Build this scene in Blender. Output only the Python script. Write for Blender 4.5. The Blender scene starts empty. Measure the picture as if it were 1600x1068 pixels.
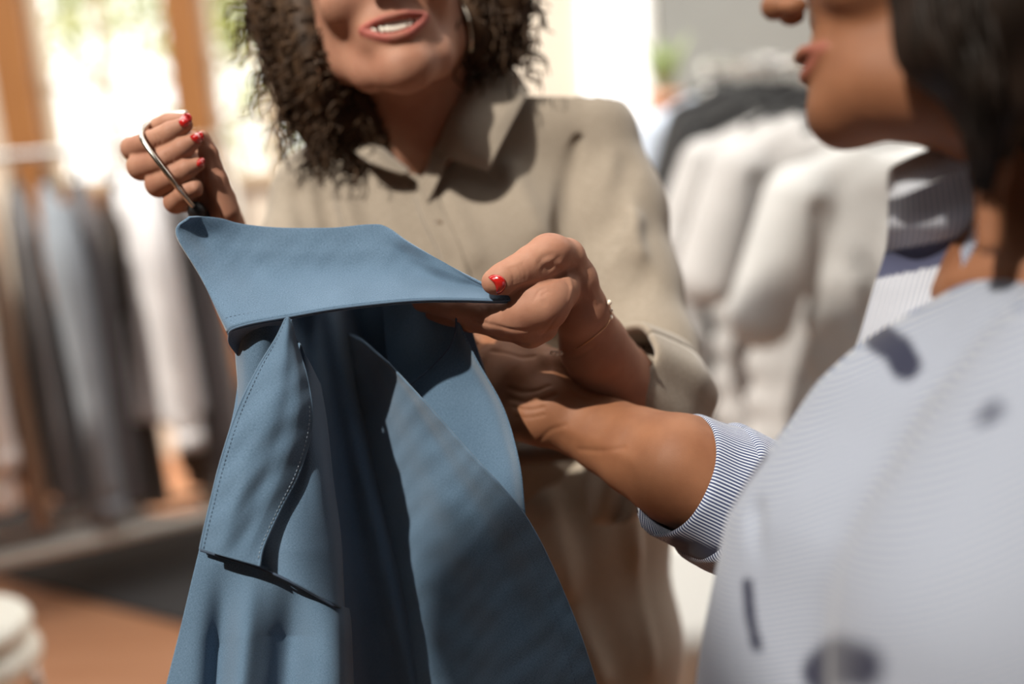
import bpy, math, random
import numpy as np
from mathutils import Matrix, Vector
from mathutils.bvhtree import BVHTree
random.seed(7); np.random.seed(7)
scene = bpy.context.scene
COL = scene.collection
PI = math.pi

# ------------------------------------------------------------------ camera
F = 40.0 / 36.0 * 1600          # focal length in pixels of the 1600 px wide frame
CAM = Vector((0, 0, 1.45))
_pitch, _roll = math.radians(14), math.radians(3.5)
_fw = Vector((0, math.cos(_pitch), -math.sin(_pitch)))
_r0 = Vector((1, 0, 0)); _u0 = _r0.cross(_fw)
RT = _r0 * math.cos(_roll) - _u0 * math.sin(_roll)
UP = _u0 * math.cos(_roll) + _r0 * math.sin(_roll)
cam_d = bpy.data.cameras.new('camera'); cam = bpy.data.objects.new('camera', cam_d); COL.objects.link(cam)
cam.matrix_world = Matrix(((RT.x, UP.x, -_fw.x, CAM.x), (RT.y, UP.y, -_fw.y, CAM.y), (RT.z, UP.z, -_fw.z, CAM.z), (0, 0, 0, 1)))
cam_d.lens = 40; cam_d.sensor_width = 36; cam_d.clip_start = 0.05; cam_d.clip_end = 100
cam_d.dof.use_dof = True; cam_d.dof.focus_distance = 0.885; cam_d.dof.aperture_fstop = 1.6
scene.camera = cam
# ------------------------------------------------------------------ light
world = bpy.data.worlds.new('world'); scene.world = world; world.use_nodes = True
_bg = world.node_tree.nodes['Background']
_bg.inputs[0].default_value = (1.0, 0.98, 0.94, 1); _bg.inputs[1].default_value = 2.5
sun_d = bpy.data.lights.new('sun', 'SUN'); sun = bpy.data.objects.new('sun', sun_d); COL.objects.link(sun)
sun_d.energy = 5.2; sun_d.angle = math.radians(1.0); sun_d.color = (1.0, 0.93, 0.82)
SUN_TO = Vector((-0.42, -0.46, 0.78)).normalized()      # towards the sun
sun.rotation_euler = SUN_TO.to_track_quat('Z', 'Y').to_euler(); sun.location = (-3, -3, 5)
scene.view_settings.view_transform = 'Standard'; scene.view_settings.look = 'None'
scene.view_settings.exposure = 0.0; scene.view_settings.gamma = 1.0; scene.view_settings.use_curve_mapping = False

# ------------------------------------------------------------------ space helpers
MB = np.array([[RT.x, RT.y, RT.z], [-UP.x, -UP.y, -UP.z], [_fw.x, _fw.y, _fw.z]])
CAMN = np.array(CAM)
def c3(px, py, d):                      # photo pixel + distance -> camera-aligned metres
    return np.array([(px - 800) * d / F, (py - 534) * d / F, d], float)
def c3a(P):
    P = np.asarray(P, float)
    return np.stack([(P[..., 0] - 800) * P[..., 2] / F, (P[..., 1] - 534) * P[..., 2] / F, P[..., 2]], -1)
def wld(v):                             # camera-aligned metres -> world
    return np.asarray(v, float) @ MB + CAMN
def wp(px, py, d): return Vector(wld(c3(px, py, d)))
def camsp(w): return (np.asarray(w, float) - CAMN) @ MB.T
def on_z(px, py, z):                    # the point of the view ray at height z
    v = wld(c3(px, py, 1)) - CAMN
    return Vector(CAMN + v * (z - CAMN[2]) / v[2])
def on_y(px, py, y):
    v = wld(c3(px, py, 1)) - CAMN
    return Vector(CAMN + v * (y - CAMN[1]) / v[1])

# ------------------------------------------------------------------ materials
def mat(name, color, rough=0.6, metal=0.0, sheen=0.0, sss=0.0, spec=0.5, var=None, vscale=30, bump=0.0, bscale=400, coat=0, aniso=None):
    m = bpy.data.materials.new(name); m.use_nodes = True
    nt = m.node_tree; b = nt.nodes['Principled BSDF']
    b.inputs['Base Color'].default_value = (*color, 1); b.inputs['Roughness'].default_value = rough
    b.inputs['Metallic'].default_value = metal; b.inputs['Specular IOR Level'].default_value = spec
    b.inputs['Sheen Weight'].default_value = sheen; b.inputs['Coat Weight'].default_value = coat
    if sss:
        b.inputs['Subsurface Weight'].default_value = sss; b.inputs['Subsurface Radius'].default_value = (1, .35, .2)
        b.inputs['Subsurface Scale'].default_value = 0.006
    tc = nt.nodes.new('ShaderNodeTexCoord')
    if var:
        n = nt.nodes.new('ShaderNodeTexNoise'); n.inputs['Scale'].default_value = vscale; n.inputs['Detail'].default_value = 6
        if aniso:
            mp = nt.nodes.new('ShaderNodeMapping'); mp.inputs['Scale'].default_value = aniso
            nt.links.new(tc.outputs['Object'], mp.inputs[0]); nt.links.new(mp.outputs[0], n.inputs['Vector'])
        else: nt.links.new(tc.outputs['Object'], n.inputs['Vector'])
        r = nt.nodes.new('ShaderNodeMapRange'); r.inputs[1].default_value = 0.35; r.inputs[2].default_value = 0.65
        nt.links.new(n.outputs[0], r.inputs[0])
        mx = nt.nodes.new('ShaderNodeMix'); mx.data_type = 'RGBA'
        mx.inputs[6].default_value = (*color, 1); mx.inputs[7].default_value = (*var, 1)
        nt.links.new(r.outputs[0], mx.inputs[0]); nt.links.new(mx.outputs[2], b.inputs['Base Color'])
    if bump:
        n2 = nt.nodes.new('ShaderNodeTexNoise'); n2.inputs['Scale'].default_value = bscale; n2.inputs['Detail'].default_value = 3
        nt.links.new(tc.outputs['Object'], n2.inputs['Vector'])
        bp = nt.nodes.new('ShaderNodeBump'); bp.inputs['Strength'].default_value = bump; bp.inputs['Distance'].default_value = 0.0006
        nt.links.new(n2.outputs[0], bp.inputs['Height']); nt.links.new(bp.outputs[0], b.inputs['Normal'])
    return m
def nodes(m): return m.node_tree, m.node_tree.nodes['Principled BSDF']
def math_node(nt, op, a, b=None):
    n = nt.nodes.new('ShaderNodeMath'); n.operation = op
    for i, s in enumerate((a, b)):
        if s is None: continue
        if isinstance(s, (int, float)): n.inputs[i].default_value = s
        else: nt.links.new(s, n.inputs[i])
    return n.outputs[0]
def attr_mix(m, attr, col2, rough2=None):   # mixes in a second colour where a vertex attribute marks it
    nt, b = nodes(m)
    a = nt.nodes.new('ShaderNodeAttribute'); a.attribute_name = attr
    mx = nt.nodes.new('ShaderNodeMix'); mx.data_type = 'RGBA'; mx.inputs[7].default_value = (*col2, 1)
    bc = b.inputs['Base Color']
    if bc.is_linked:
        l = bc.links[0]; src = l.from_socket; nt.links.new(src, mx.inputs[6])
    else: mx.inputs[6].default_value = bc.default_value[:]
    nt.links.new(a.outputs['Fac'], mx.inputs[0]); nt.links.new(mx.outputs[2], bc)

def weave_mat(name, c1, c2, scale=1.0, rough=0.75, sheen=0.25):   # two-tone woven cloth, uv in metres
    m = mat(name, c1, rough, sheen=sheen, spec=0.25); nt, b = nodes(m)
    uv = nt.nodes.new('ShaderNodeUVMap'); uv.uv_map = 'uv'
    out = []
    for sc in ((2600, 500), (500, 2600)):
        mp = nt.nodes.new('ShaderNodeMapping'); mp.inputs['Scale'].default_value = (sc[0] * scale, sc[1] * scale, 1)
        nt.links.new(uv.outputs[0], mp.inputs[0])
        n = nt.nodes.new('ShaderNodeTexNoise'); n.noise_dimensions = '2D'; n.inputs['Scale'].default_value = 1; n.inputs['Detail'].default_value = 1
        nt.links.new(mp.outputs[0], n.inputs['Vector']); out.append(n.outputs[0])
    s = math_node(nt, 'ADD', out[0], out[1])
    n3 = nt.nodes.new('ShaderNodeTexNoise'); n3.inputs['Scale'].default_value = 22; n3.inputs['Detail'].default_value = 4
    nt.links.new(uv.outputs[0], n3.inputs['Vector'])
    s2 = math_node(nt, 'ADD', s, math_node(nt, 'MULTIPLY', n3.outputs[0], 0.5))
    r = nt.nodes.new('ShaderNodeMapRange'); r.inputs[1].default_value = 0.95; r.inputs[2].default_value = 1.55
    nt.links.new(s2, r.inputs[0])
    mx = nt.nodes.new('ShaderNodeMix'); mx.data_type = 'RGBA'
    mx.inputs[6].default_value = (*c1, 1); mx.inputs[7].default_value = (*c2, 1)
    nt.links.new(r.outputs[0], mx.inputs[0]); nt.links.new(mx.outputs[2], b.inputs['Base Color'])
    bp = nt.nodes.new('ShaderNodeBump'); bp.inputs['Strength'].default_value = 0.35; bp.inputs['Distance'].default_value = 0.0004
    nt.links.new(s, bp.inputs['Height']); nt.links.new(bp.outputs[0], b.inputs['Normal'])
    return m

def stripe_mat(name, c1, c2, period, duty=0.5, rough=0.75, mark_col=None):   # stripes run along uv.v
    m = mat(name, c1, rough, sheen=0.2, spec=0.25); nt, b = nodes(m)
    uv = nt.nodes.new('ShaderNodeUVMap'); uv.uv_map = 'uv'
    sx = nt.nodes.new('ShaderNodeSeparateXYZ'); nt.links.new(uv.outputs[0], sx.inputs[0])
    fr = math_node(nt, 'FRACT', math_node(nt, 'DIVIDE', sx.outputs[0], period))
    tri = math_node(nt, 'ABSOLUTE', math_node(nt, 'SUBTRACT', fr, 0.5))
    r = nt.nodes.new('ShaderNodeMapRange'); r.inputs[1].default_value = duty * 0.5 - 0.06; r.inputs[2].default_value = duty * 0.5 + 0.06
    nt.links.new(tri, r.inputs[0])
    mx = nt.nodes.new('ShaderNodeMix'); mx.data_type = 'RGBA'
    mx.inputs[6].default_value = (*c2, 1); mx.inputs[7].default_value = (*c1, 1)
    nt.links.new(r.outputs[0], mx.inputs[0]); nt.links.new(mx.outputs[2], b.inputs['Base Color'])
    if mark_col: attr_mix(m, 'print', mark_col)
    return m

# ------------------------------------------------------------------ object helpers
def empty(name, loc, label, cat, group=None):
    o = bpy.data.objects.new(name, None); COL.objects.link(o); o.location = loc; o.empty_display_size = 0.1
    o['label'] = label; o['category'] = cat
    if group: o['group'] = group
    return o
def tag(o, label, cat, group=None):
    o['label'] = label; o['category'] = cat
    if group: o['group'] = group
    return o
def root_loc(o):
    l = Vector(o.location); p = o.parent
    while p: l += Vector(p.location); p = p.parent
    return l
def mk(name, V, Fc, m, parent=None, loc=None, smooth=True, attrs=None, uv=None, cam_space=False, label=None):
    """V in world metres (or camera-aligned metres); Fc list/array of faces"""
    V = np.asarray(V, float)
    if cam_space: V = wld(V)
    if parent is not None:
        base = np.array(root_loc(parent)); loc = Vector((0, 0, 0))
    else:
        if loc is None: loc = Vector((float((V[:, 0].min() + V[:, 0].max()) / 2), float((V[:, 1].min() + V[:, 1].max()) / 2), float(V[:, 2].min())))
        base = np.array(loc)
    me = bpy.data.meshes.new(name)
    me.from_pydata((V - base).tolist(), [], Fc.tolist() if hasattr(Fc, 'tolist') else Fc)
    if smooth: me.polygons.foreach_set('use_smooth', [True] * len(me.polygons))
    for k, a in (attrs or {}).items():
        at = me.attributes.new(k, 'FLOAT', 'POINT'); at.data.foreach_set('value', np.asarray(a, np.float32))
    if uv is not None:
        ul = me.uv_layers.new(name='uv'); li = np.empty(len(me.loops), np.int32); me.loops.foreach_get('vertex_index', li)
        ul.data.foreach_set('uv', np.asarray(uv, np.float32)[li].ravel())
    me.update()
    o = bpy.data.objects.new(name, me); COL.objects.link(o); o.location = loc
    if parent is not None: o.parent = parent
    for mm in (m if isinstance(m, (list, tuple)) else [m]): me.materials.append(mm)
    if label: o['label'] = label
    return o
def solidify(o, t, off=0.0):
    md = o.modifiers.new('thickness', 'SOLIDIFY'); md.thickness = t; md.offset = off; return o
def structure(o): o['kind'] = 'structure'; return o

def catmull(P, n):
    """resample control points (k,dim) to n points by Catmull-Rom, even in parameter"""
    P = np.asarray(P, float); k = len(P)
    if k == 2: t = np.linspace(0, 1, n)[:, None]; return P[0] * (1 - t) + P[1] * t
    Q = np.vstack([2 * P[0] - P[1], P, 2 * P[-1] - P[-2]])
    t = np.linspace(0, k - 1, n); i = np.minimum(t.astype(int), k - 2); f = (t - i)[:, None]
    a, b, c, d = Q[i], Q[i + 1], Q[i + 2], Q[i + 3]
    return 0.5 * (2 * b + (c - a) * f + (2 * a - 5 * b + 4 * c - d) * f ** 2 + (3 * b - a - 3 * c + d) * f ** 3)
def arcre(P, n):
    P = catmull(P, 240); s = np.r_[0, np.cumsum(np.linalg.norm(np.diff(P, axis=0), axis=1))]
    t = np.linspace(0, s[-1], n)
    return np.stack([np.interp(t, s, P[:, j]) for j in range(P.shape[1])], 1)

def patch(name, rows, nu, nv, m, parent, thick=0.0012, disp=None, closed=False, uvs=None, label=None, px=True, off=0, attrs=None):
    """cloth patch through rows of (px,py,d) control points; each row is a curve in u, rows follow one another in v"""
    G = [arcre(np.array(r, float), nu) for r in rows]
    G = np.array(G)                                 # rows, nu, 3
    G = np.stack([catmull(G[:, i], nv) for i in range(nu)], 1)   # nv, nu, 3
    u = np.linspace(0, 1, nu)[None, :].repeat(nv, 0); v = np.linspace(0, 1, nv)[:, None].repeat(nu, 1)
    if disp is not None: G[..., 2] += disp(u, v, G)
    C = c3a(G) if px else G
    du = np.linalg.norm(np.diff(C, axis=1), axis=2); dv = np.linalg.norm(np.diff(C, axis=0), axis=2)
    U = np.concatenate([np.zeros((nv, 1)), np.cumsum(du.mean(0)[None].repeat(nv, 0), 1)], 1)
    Vv = np.concatenate([np.zeros((1, nu)), np.cumsum(dv.mean(1)[:, None].repeat(nu, 1), 0)], 0)
    idx = np.arange(nv * nu).reshape(nv, nu)
    Fc = np.stack([idx[:-1, :-1], idx[:-1, 1:], idx[1:, 1:], idx[1:, :-1]], -1).reshape(-1, 4)
    at = {k: f(u, v, G).ravel() for k, f in (attrs or {}).items()}
    o = mk(name, C.reshape(-1, 3), Fc, m, parent, uv=np.stack([U, Vv], -1).reshape(-1, 2), cam_space=px, label=label, attrs=at)
    if thick: solidify(o, thick, off)
    o_grid[o.name] = C
    return o
o_grid = {}

def sweep(P, R, seg=8, cap=True):
    """tube mesh along P (n,3) with radii; returns V,F"""
    P = np.asarray(P, float); n = len(P); R = np.broadcast_to(np.asarray(R, float), (n,))
    T = np.gradient(P, axis=0); T /= np.linalg.norm(T, axis=1)[:, None] + 1e-12
    ref = np.array([0, 0, 1.0]) if abs(T[0, 2]) < 0.9 else np.array([1.0, 0, 0])
    N = []; nn = np.cross(T[0], ref)
    for t in T:
        nn = nn - t * np.dot(nn, t); nn /= np.linalg.norm(nn) + 1e-12; N.append(nn)
    N = np.array(N); B = np.cross(T, N)
    a = np.arange(seg) * 2 * PI / seg
    V = P[:, None] + R[:, None, None] * (np.cos(a)[None, :, None] * N[:, None] + np.sin(a)[None, :, None] * B[:, None])
    V = V.reshape(-1, 3); idx = np.arange(n * seg).reshape(n, seg); nx = np.roll(idx, -1, 1)
    Fc = np.stack([idx[:-1], nx[:-1], nx[1:], idx[1:]], -1).reshape(-1, 4).tolist()
    if cap: Fc += [idx[0][::-1].tolist(), idx[-1].tolist()]
    return V, Fc
def join(parts):
    V, Fc, o = [], [], 0
    for v, f in parts:
        V.append(v); Fc += [[i + o for i in q] for q in (f.tolist() if hasattr(f, 'tolist') else f)]; o += len(v)
    return np.vstack(V), Fc
def box(x0, x1, y0, y1, z0, z1):
    V = np.array([(x, y, z) for x in (x0, x1) for y in (y0, y1) for z in (z0, z1)], float)
    return V, [[0, 1, 3, 2], [4, 6, 7, 5], [0, 4, 5, 1], [2, 3, 7, 6], [0, 2, 6, 4], [1, 5, 7, 3]]
def rod(a, b, r, seg=12):
    return sweep(np.array([a, b], float), r, seg)
def lathe(prof, c, seg=32):
    """prof: (r,z) list, closed at the ends; c world centre"""
    prof = np.array(prof, float); a = np.arange(seg) * 2 * PI / seg; n = len(prof)
    V = np.stack([prof[:, 0][:, None] * np.cos(a), prof[:, 0][:, None] * np.sin(a), prof[:, 1][:, None].repeat(seg, 1)], -1).reshape(-1, 3) + np.array(c)
    idx = np.arange(n * seg).reshape(n, seg); nx = np.roll(idx, -1, 1)
    Fc = np.stack([idx[:-1], nx[:-1], nx[1:], idx[1:]], -1).reshape(-1, 4).tolist()
    Fc += [idx[0][::-1].tolist(), idx[-1].tolist()]
    return V, Fc

# ------------------------------------------------------------------ implicit modelling (camera-aligned metres)
def smin(a, b, k):
    if k <= 0: return np.minimum(a, b)
    h = np.maximum(k - np.abs(a - b), 0) / k
    return np.minimum(a, b) - h * h * k * 0.25
class Field:
    def __init__(s, lo, hi, h):
        s.lo = np.array(lo, float); s.h = h; s.n = np.ceil((np.array(hi) - s.lo) / h).astype(int) + 1
        s.v = np.full(s.n, 0.05, np.float32)
    def sub(s, lo, hi):
        i0 = np.clip(np.floor((lo - s.lo) / s.h).astype(int), 0, s.n); i1 = np.clip(np.ceil((hi - s.lo) / s.h).astype(int) + 1, 0, s.n)
        sl = tuple(slice(a, b) for a, b in zip(i0, i1))
        ax = [s.lo[j] + s.h * np.arange(i0[j], i1[j]) for j in range(3)]
        return sl, np.meshgrid(*ax, indexing='ij')
    @staticmethod
    def _seg(X, Y, Z, a, b):
        d = b - a; L = float(np.dot(d, d)) + 1e-14
        t = np.clip(((X - a[0]) * d[0] + (Y - a[1]) * d[1] + (Z - a[2]) * d[2]) / L, 0, 1)
        return np.sqrt((X - a[0] - t * d[0]) ** 2 + (Y - a[1] - t * d[1]) ** 2 + (Z - a[2] - t * d[2]) ** 2), t
    def chain(s, pts, rad, k_in=0.0, k_out=0.0, mode='add', m=0.0):
        """pts (n,3) in metres, rad in metres"""
        pts = np.asarray(pts, float); rad = np.asarray(rad, float)
        mg = max(k_out, m) + 3 * s.h
        lo = (pts - rad[:, None]).min(0) - mg; hi = (pts + rad[:, None]).max(0) + mg
        sl, (X, Y, Z) = s.sub(lo, hi)
        if X.size == 0: return
        d = None
        if len(pts) == 1: d = np.sqrt((X - pts[0][0]) ** 2 + (Y - pts[0][1]) ** 2 + (Z - pts[0][2]) ** 2) - rad[0]
        for i in range(len(pts) - 1):
            q, t = s._seg(X, Y, Z, pts[i], pts[i + 1]); q = q - (rad[i] * (1 - t) + rad[i + 1] * t)
            d = q if d is None else smin(d, q, k_in)
        if mode == 'add': s.v[sl] = smin(s.v[sl], d, k_out)
        elif mode == 'cut': s.v[sl] = -smin(-s.v[sl], d, k_out)
    def ell(s, c, r, R=None, k=0.0, mode='add'):
        c = np.asarray(c, float); r = np.asarray(r, float); R = np.eye(3) if R is None else R   # rows of R: the axes
        ext = np.sqrt(((R * r[:, None]) ** 2).sum(0)) + k + 3 * s.h
        sl, (X, Y, Z) = s.sub(c - ext, c + ext)
        if X.size == 0: return
        P = np.stack([X - c[0], Y - c[1], Z - c[2]], -1) @ R.T
        k0 = np.sqrt(((P / r) ** 2).sum(-1)); k1 = np.sqrt(((P / r ** 2) ** 2).sum(-1)) + 1e-9
        d = k0 * (k0 - 1) / k1
        if mode == 'add': s.v[sl] = smin(s.v[sl], d, k)
        else: s.v[sl] = -smin(-s.v[sl], d, k)
    def ridge(s, pts, w, amp):
        """raises (amp>0) or engraves (amp<0) the surface by amp metres along a polyline, gaussian width w"""
        pts = np.asarray(pts, float); w_ = np.broadcast_to(np.asarray(w, float), (len(pts),)); mx = w_.max() * 2.6
        sl, (X, Y, Z) = s.sub(pts.min(0) - mx, pts.max(0) + mx)
        if X.size == 0: return
        g = None
        for i in range(max(1, len(pts) - 1)):
            j = min(i + 1, len(pts) - 1)
            q, t = s._seg(X, Y, Z, pts[i], pts[j]); ww = w_[i] * (1 - t) + w_[j] * t
            e = np.exp(-(q / ww) ** 2); g = e if g is None else np.maximum(g, e)
        s.v[sl] -= (amp * g).astype(np.float32)
    def mesh(s, smooth=1):
        v = s.v; sg = v < 0
        c = [sg[i:v.shape[0] - 1 + i, j:v.shape[1] - 1 + j, k:v.shape[2] - 1 + k] for i in (0, 1) for j in (0, 1) for k in (0, 1)]
        cnt = sum(x.astype(np.int8) for x in c); act = (cnt > 0) & (cnt < 8)
        A = np.argwhere(act); idx = np.full(act.shape, -1, np.int64); idx[tuple(A.T)] = np.arange(len(A))
        offs = [(i, j, k) for i in (0, 1) for j in (0, 1) for k in (0, 1)]
        cv = [v[A[:, 0] + o[0], A[:, 1] + o[1], A[:, 2] + o[2]].astype(float) for o in offs]
        pos = np.zeros((len(A), 3)); n = np.zeros(len(A))
        for a in range(8):
            for b in range(a + 1, 8):
                if sum(abs(offs[a][q] - offs[b][q]) for q in range(3)) != 1: continue
                cr = (cv[a] < 0) != (cv[b] < 0); t = np.where(cr, cv[a] / np.where(cr, cv[a] - cv[b], 1), 0)
                p = np.array(offs[a]) + t[:, None] * (np.array(offs[b]) - np.array(offs[a]))
                pos += np.where(cr[:, None], p, 0); n += cr
        V = s.lo + s.h * (A + pos / n[:, None])
        Fs = []
        for ax in range(3):
            o1, o2 = (ax + 1) % 3, (ax + 2) % 3
            s0 = [slice(1, -1)] * 3; s1 = [slice(1, -1)] * 3
            s0[ax] = slice(0, -1); s1[ax] = slice(1, None)
            a = sg[tuple(s0)]; b = sg[tuple(s1)]
            E = np.argwhere(a != b); fl = a[tuple(E.T)]
            g = E.copy(); g[:, o1] += 1; g[:, o2] += 1
            def cell(d1, d2):
                q = g.copy(); q[:, o1] -= d1; q[:, o2] -= d2; return idx[q[:, 0], q[:, 1], q[:, 2]]
            Q = np.stack([cell(1, 1), cell(0, 1), cell(0, 0), cell(1, 0)], 1)
            Q[~fl] = Q[~fl][:, ::-1]; Fs.append(Q)
        Fq = np.vstack(Fs); Fq = Fq[(Fq >= 0).all(1)]
        for _ in range(smooth):
            acc = np.zeros_like(V); ct = np.zeros(len(V))
            for i in range(4):
                a, b = Fq[:, i], Fq[:, (i + 1) % 4]
                for q in range(3): acc[:, q] += np.bincount(a, V[b, q], len(V)) + np.bincount(b, V[a, q], len(V))
                ct += np.bincount(a, minlength=len(V)) + np.bincount(b, minlength=len(V))
            V = 0.5 * V + 0.5 * acc / np.maximum(ct, 1)[:, None]
        return V, Fq
def surf_ridges(f, items):
    """engrave or raise lines given as photo pixels on the side of the form facing the camera: (points, width, amp)"""
    V, Fc = f.mesh(0); t = bvh(V, Fc)
    for L, w, a in items:
        P = catmull(np.array(L, float), max(3, len(L) * 4)); d0 = None; Q = []
        for x, y in P:
            d = hit(t, x, y, -1)
            if d > 0 and (d0 is None or abs(d - d0) < .02): Q.append(c3(x, y, d)); d0 = d
        if len(Q) > 1:
            k = np.full(len(Q), w); f.ridge(np.array(Q), k, a)
def pr(pts):
    """list of (px,py,d,r_px) -> points, radii in metres"""
    a = np.array(pts, float); return c3a(a[:, :3]), a[:, 3] * a[:, 2] / F
def PX(lst): return c3a(np.array(lst, float))
def dist_poly(V, pts):
    """distance of points V to a polyline, both camera-aligned metres"""
    best = np.full(len(V), 9.0)
    for a, b in zip(pts[:-1], pts[1:]):
        d = b - a; t = np.clip(((V - a) @ d) / (d @ d + 1e-14), 0, 1); best = np.minimum(best, np.linalg.norm(V - a - t[:, None] * d, axis=1))
    return best
def bvh(V, Fc): return BVHTree.FromPolygons([tuple(v) for v in V], [tuple(int(i) for i in f) for f in Fc])
def hit(tree, px, py, default=1.0):     # distance at which the view ray meets a mesh in camera-aligned metres
    d = Vector(((px - 800) / F, (py - 534) / F, 1.0)); n = d.normalized()
    r = tree.ray_cast(Vector((0, 0, 0)), n)
    return r[0].z if r[0] is not None else default
# ================================================================== setting
M_wall = mat('grey_plaster', (.29, .295, .285), .85, var=(.26, .265, .255), vscale=3)
M_ceil = mat('dark_stained_boards', (.16, .13, .10), .7, var=(.12, .10, .08), vscale=4)
M_cream = mat('cream_plaster', (.78, .70, .60), .85, var=(.72, .64, .54), vscale=3)
M_oak = mat('honey_oak', (.36, .155, .048), .5, var=(.28, .115, .036), vscale=6, aniso=(8, 8, .6))
M_floor = mat('orange_floor_boards', (.54, .265, .145), .45, var=(.47, .215, .11), vscale=2.5, aniso=(.6, 6, 1))
M_white = mat('white_paint', (.8, .79, .76), .5)
M_glass = bpy.data.materials.new('window_glass'); M_glass.use_nodes = True
_nt = M_glass.node_tree; _nt.nodes.clear()
_o = _nt.nodes.new('ShaderNodeOutputMaterial'); _t = _nt.nodes.new('ShaderNodeBsdfTransparent'); _g = _nt.nodes.new('ShaderNodeBsdfGlossy')
_g.inputs['Roughness'].default_value = 0.02; _m = _nt.nodes.new('ShaderNodeMixShader'); _m.inputs[0].default_value = 0.06
_nt.links.new(_t.outputs[0], _m.inputs[1]); _nt.links.new(_g.outputs[0], _m.inputs[2]); _nt.links.new(_m.outputs[0], _o.inputs[0])

BY = 4.3                                  # back wall
structure(mk('floor', *box(-4.2, 4.2, -2.5, BY + .15, -.1, 0), M_floor, smooth=False))
SUN_GAP = (-1.65, -.45, -.95, .35)             # unseen roof opening added to let the sun in: x0, x1, y0, y1
structure(mk('ceiling', *join([box(-3.55, 3.75, SUN_GAP[3], .6, 3.2, 3.3), box(-3.55, -1.0, .6, 1.35, 3.2, 3.3), box(.3, 3.75, .6, 1.35, 3.2, 3.3), box(-3.55, 3.75, 4.15, BY + .15, 3.2, 3.3), box(-3.55, -3.3, 1.35, 4.15, 3.2, 3.3), box(3.2, 3.75, 1.35, 4.15, 3.2, 3.3), box(-1.30, -1.06, SUN_GAP[2], -.44, 3.2, 3.3), box(-3.55, 3.75, -2.5, SUN_GAP[2], 3.2, 3.3), box(-3.55, SUN_GAP[0], SUN_GAP[2], SUN_GAP[3], 3.2, 3.3), box(SUN_GAP[1], 3.75, SUN_GAP[2], SUN_GAP[3], 3.2, 3.3)]), M_ceil, smooth=False))  # unseen; the beam strip and rear openings are added to shape the light
structure(mk('wall_front', *box(-3.55, 3.75, -2.65, -2.5, 0, 3.2), M_ceil, smooth=False))
structure(mk('wall_right', *box(3.6, 3.75, -2.5, BY, 0, 3.2), M_wall, smooth=False))
structure(mk('wall_left', *box(-3.55, -3.4, -2.5, BY, 0, 3.2), M_ceil, smooth=False))
W1 = (-1.67, -1.16, 1.07, 2.7); W2 = (-1.05, -.30, 1.07, 2.7); W3 = (.30, .58, 1.02, 2.6)
def wall_piece(name, x0, x1, wins, m):
    ps, x = [], x0
    for (a, b, c, d) in wins:
        if a > x: ps.append(box(x, a, BY, BY + .15, 0, 3.2))
        ps += [box(a, b, BY, BY + .15, 0, c), box(a, b, BY, BY + .15, d, 3.2)]; x = b
    ps.append(box(x, x1, BY, BY + .15, 0, 3.2))
    return structure(mk(name, *join(ps), m, smooth=False))
wall_piece('wall_back', -3.4, .59, [W1, W2, W3], M_cream)
structure(mk('wall_back_right', *box(.59, 3.6, BY - .06, BY + .15, 0, 3.2), M_wall, smooth=False))
def window(n, w, vs, hs, fm, fw=.045, bar=.022):
    a, b, c, d = w
    ps = [box(a, b, BY - .03, BY + .05, c - .02, c + fw * .6), box(a, b, BY - .03, BY + .05, d - fw, d)]
    ps += [box(a, a + .02, BY - .03, BY + .05, c, d), box(b - .02, b, BY - .03, BY + .05, c, d)]
    ps += [box(v - bar / 2, v + bar / 2, BY + .0, BY + .04, c, d) for v in vs] + [box(a, b, BY + .003, BY + .037, h - bar / 2, h + bar / 2) for h in hs]
    f = structure(mk('window_%d' % n, *join(ps), fm, smooth=False))
    g = mk('glass', *box(a + .01, b - .01, BY + .018, BY + .022, c, d - .01), M_glass, f, smooth=False)
M_bar = mat('pale_wood', (.62, .50, .36), .6)
window(1, W1, [-1.43], [1.44, 1.95, 2.4], M_bar)
window(2, W2, [-.86, -.58], [1.30, 1.50, 1.95, 2.4], M_bar)
window(3, W3, [], [1.95], M_white)
for n, (a, b, z0) in enumerate([(-1.165, -1.045, 0), (-1.80, -1.665, 0)], 1):
    structure(mk('trim_%d' % n, *box(a, b, BY - .09, BY - .001, z0, 3.19), M_oak, smooth=False))
structure(mk('trim_3', *box(-1.66, -1.17, BY - .07, BY - .031, 1.0, 1.065), M_oak, smooth=False))
structure(mk('baseboard_back', *box(-1.04, .58, BY - .02, BY - .001, 0, .1), M_white, smooth=False))

# garden beyond the glass
M_lawn = mat('sunlit_paving', (.75, .68, .55), .9, var=(.6, .55, .4), vscale=2)
structure(mk('ground_outside', *box(-7, 6, BY + .16, 13, -.3, -.12), M_lawn, smooth=False))
M_leaf = mat('garden_leaf', (.22, .30, .07), .5, var=(.45, .42, .14), vscale=4, spec=.3)
M_bark = mat('bark', (.2, .14, .09), .9)
def tree(x, y, h, r, n, label, seed):
    rs = np.random.RandomState(seed)
    t = empty('garden_tree', (x, y, -.12), label, 'tree', 'trees in the garden outside')
    mk('trunk', *sweep(np.array([[x, y, -.12], [x + .04, y, h * .4], [x - .03, y, h * .8]]), [.07, .055, .03], 10), M_bark, t)
    c = np.array([x, y, h]) + rs.normal(0, 1, (n, 3)) * np.array([r, r * .7, r * .75]) * .55
    V = []; Fc = []
    for i, p in enumerate(c):
        a = rs.normal(0, 1, 3); a /= np.linalg.norm(a); b = np.cross(a, rs.normal(0, 1, 3)); b /= np.linalg.norm(b); s = rs.uniform(.03, .06)
        V += [p - a * s * 1.6, p + b * s * .6, p + a * s * 1.6, p - b * s * .6]; Fc.append([4 * i, 4 * i + 1, 4 * i + 2, 4 * i + 3])
    mk('foliage', np.array(V), Fc, M_leaf, t, smooth=False)
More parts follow.
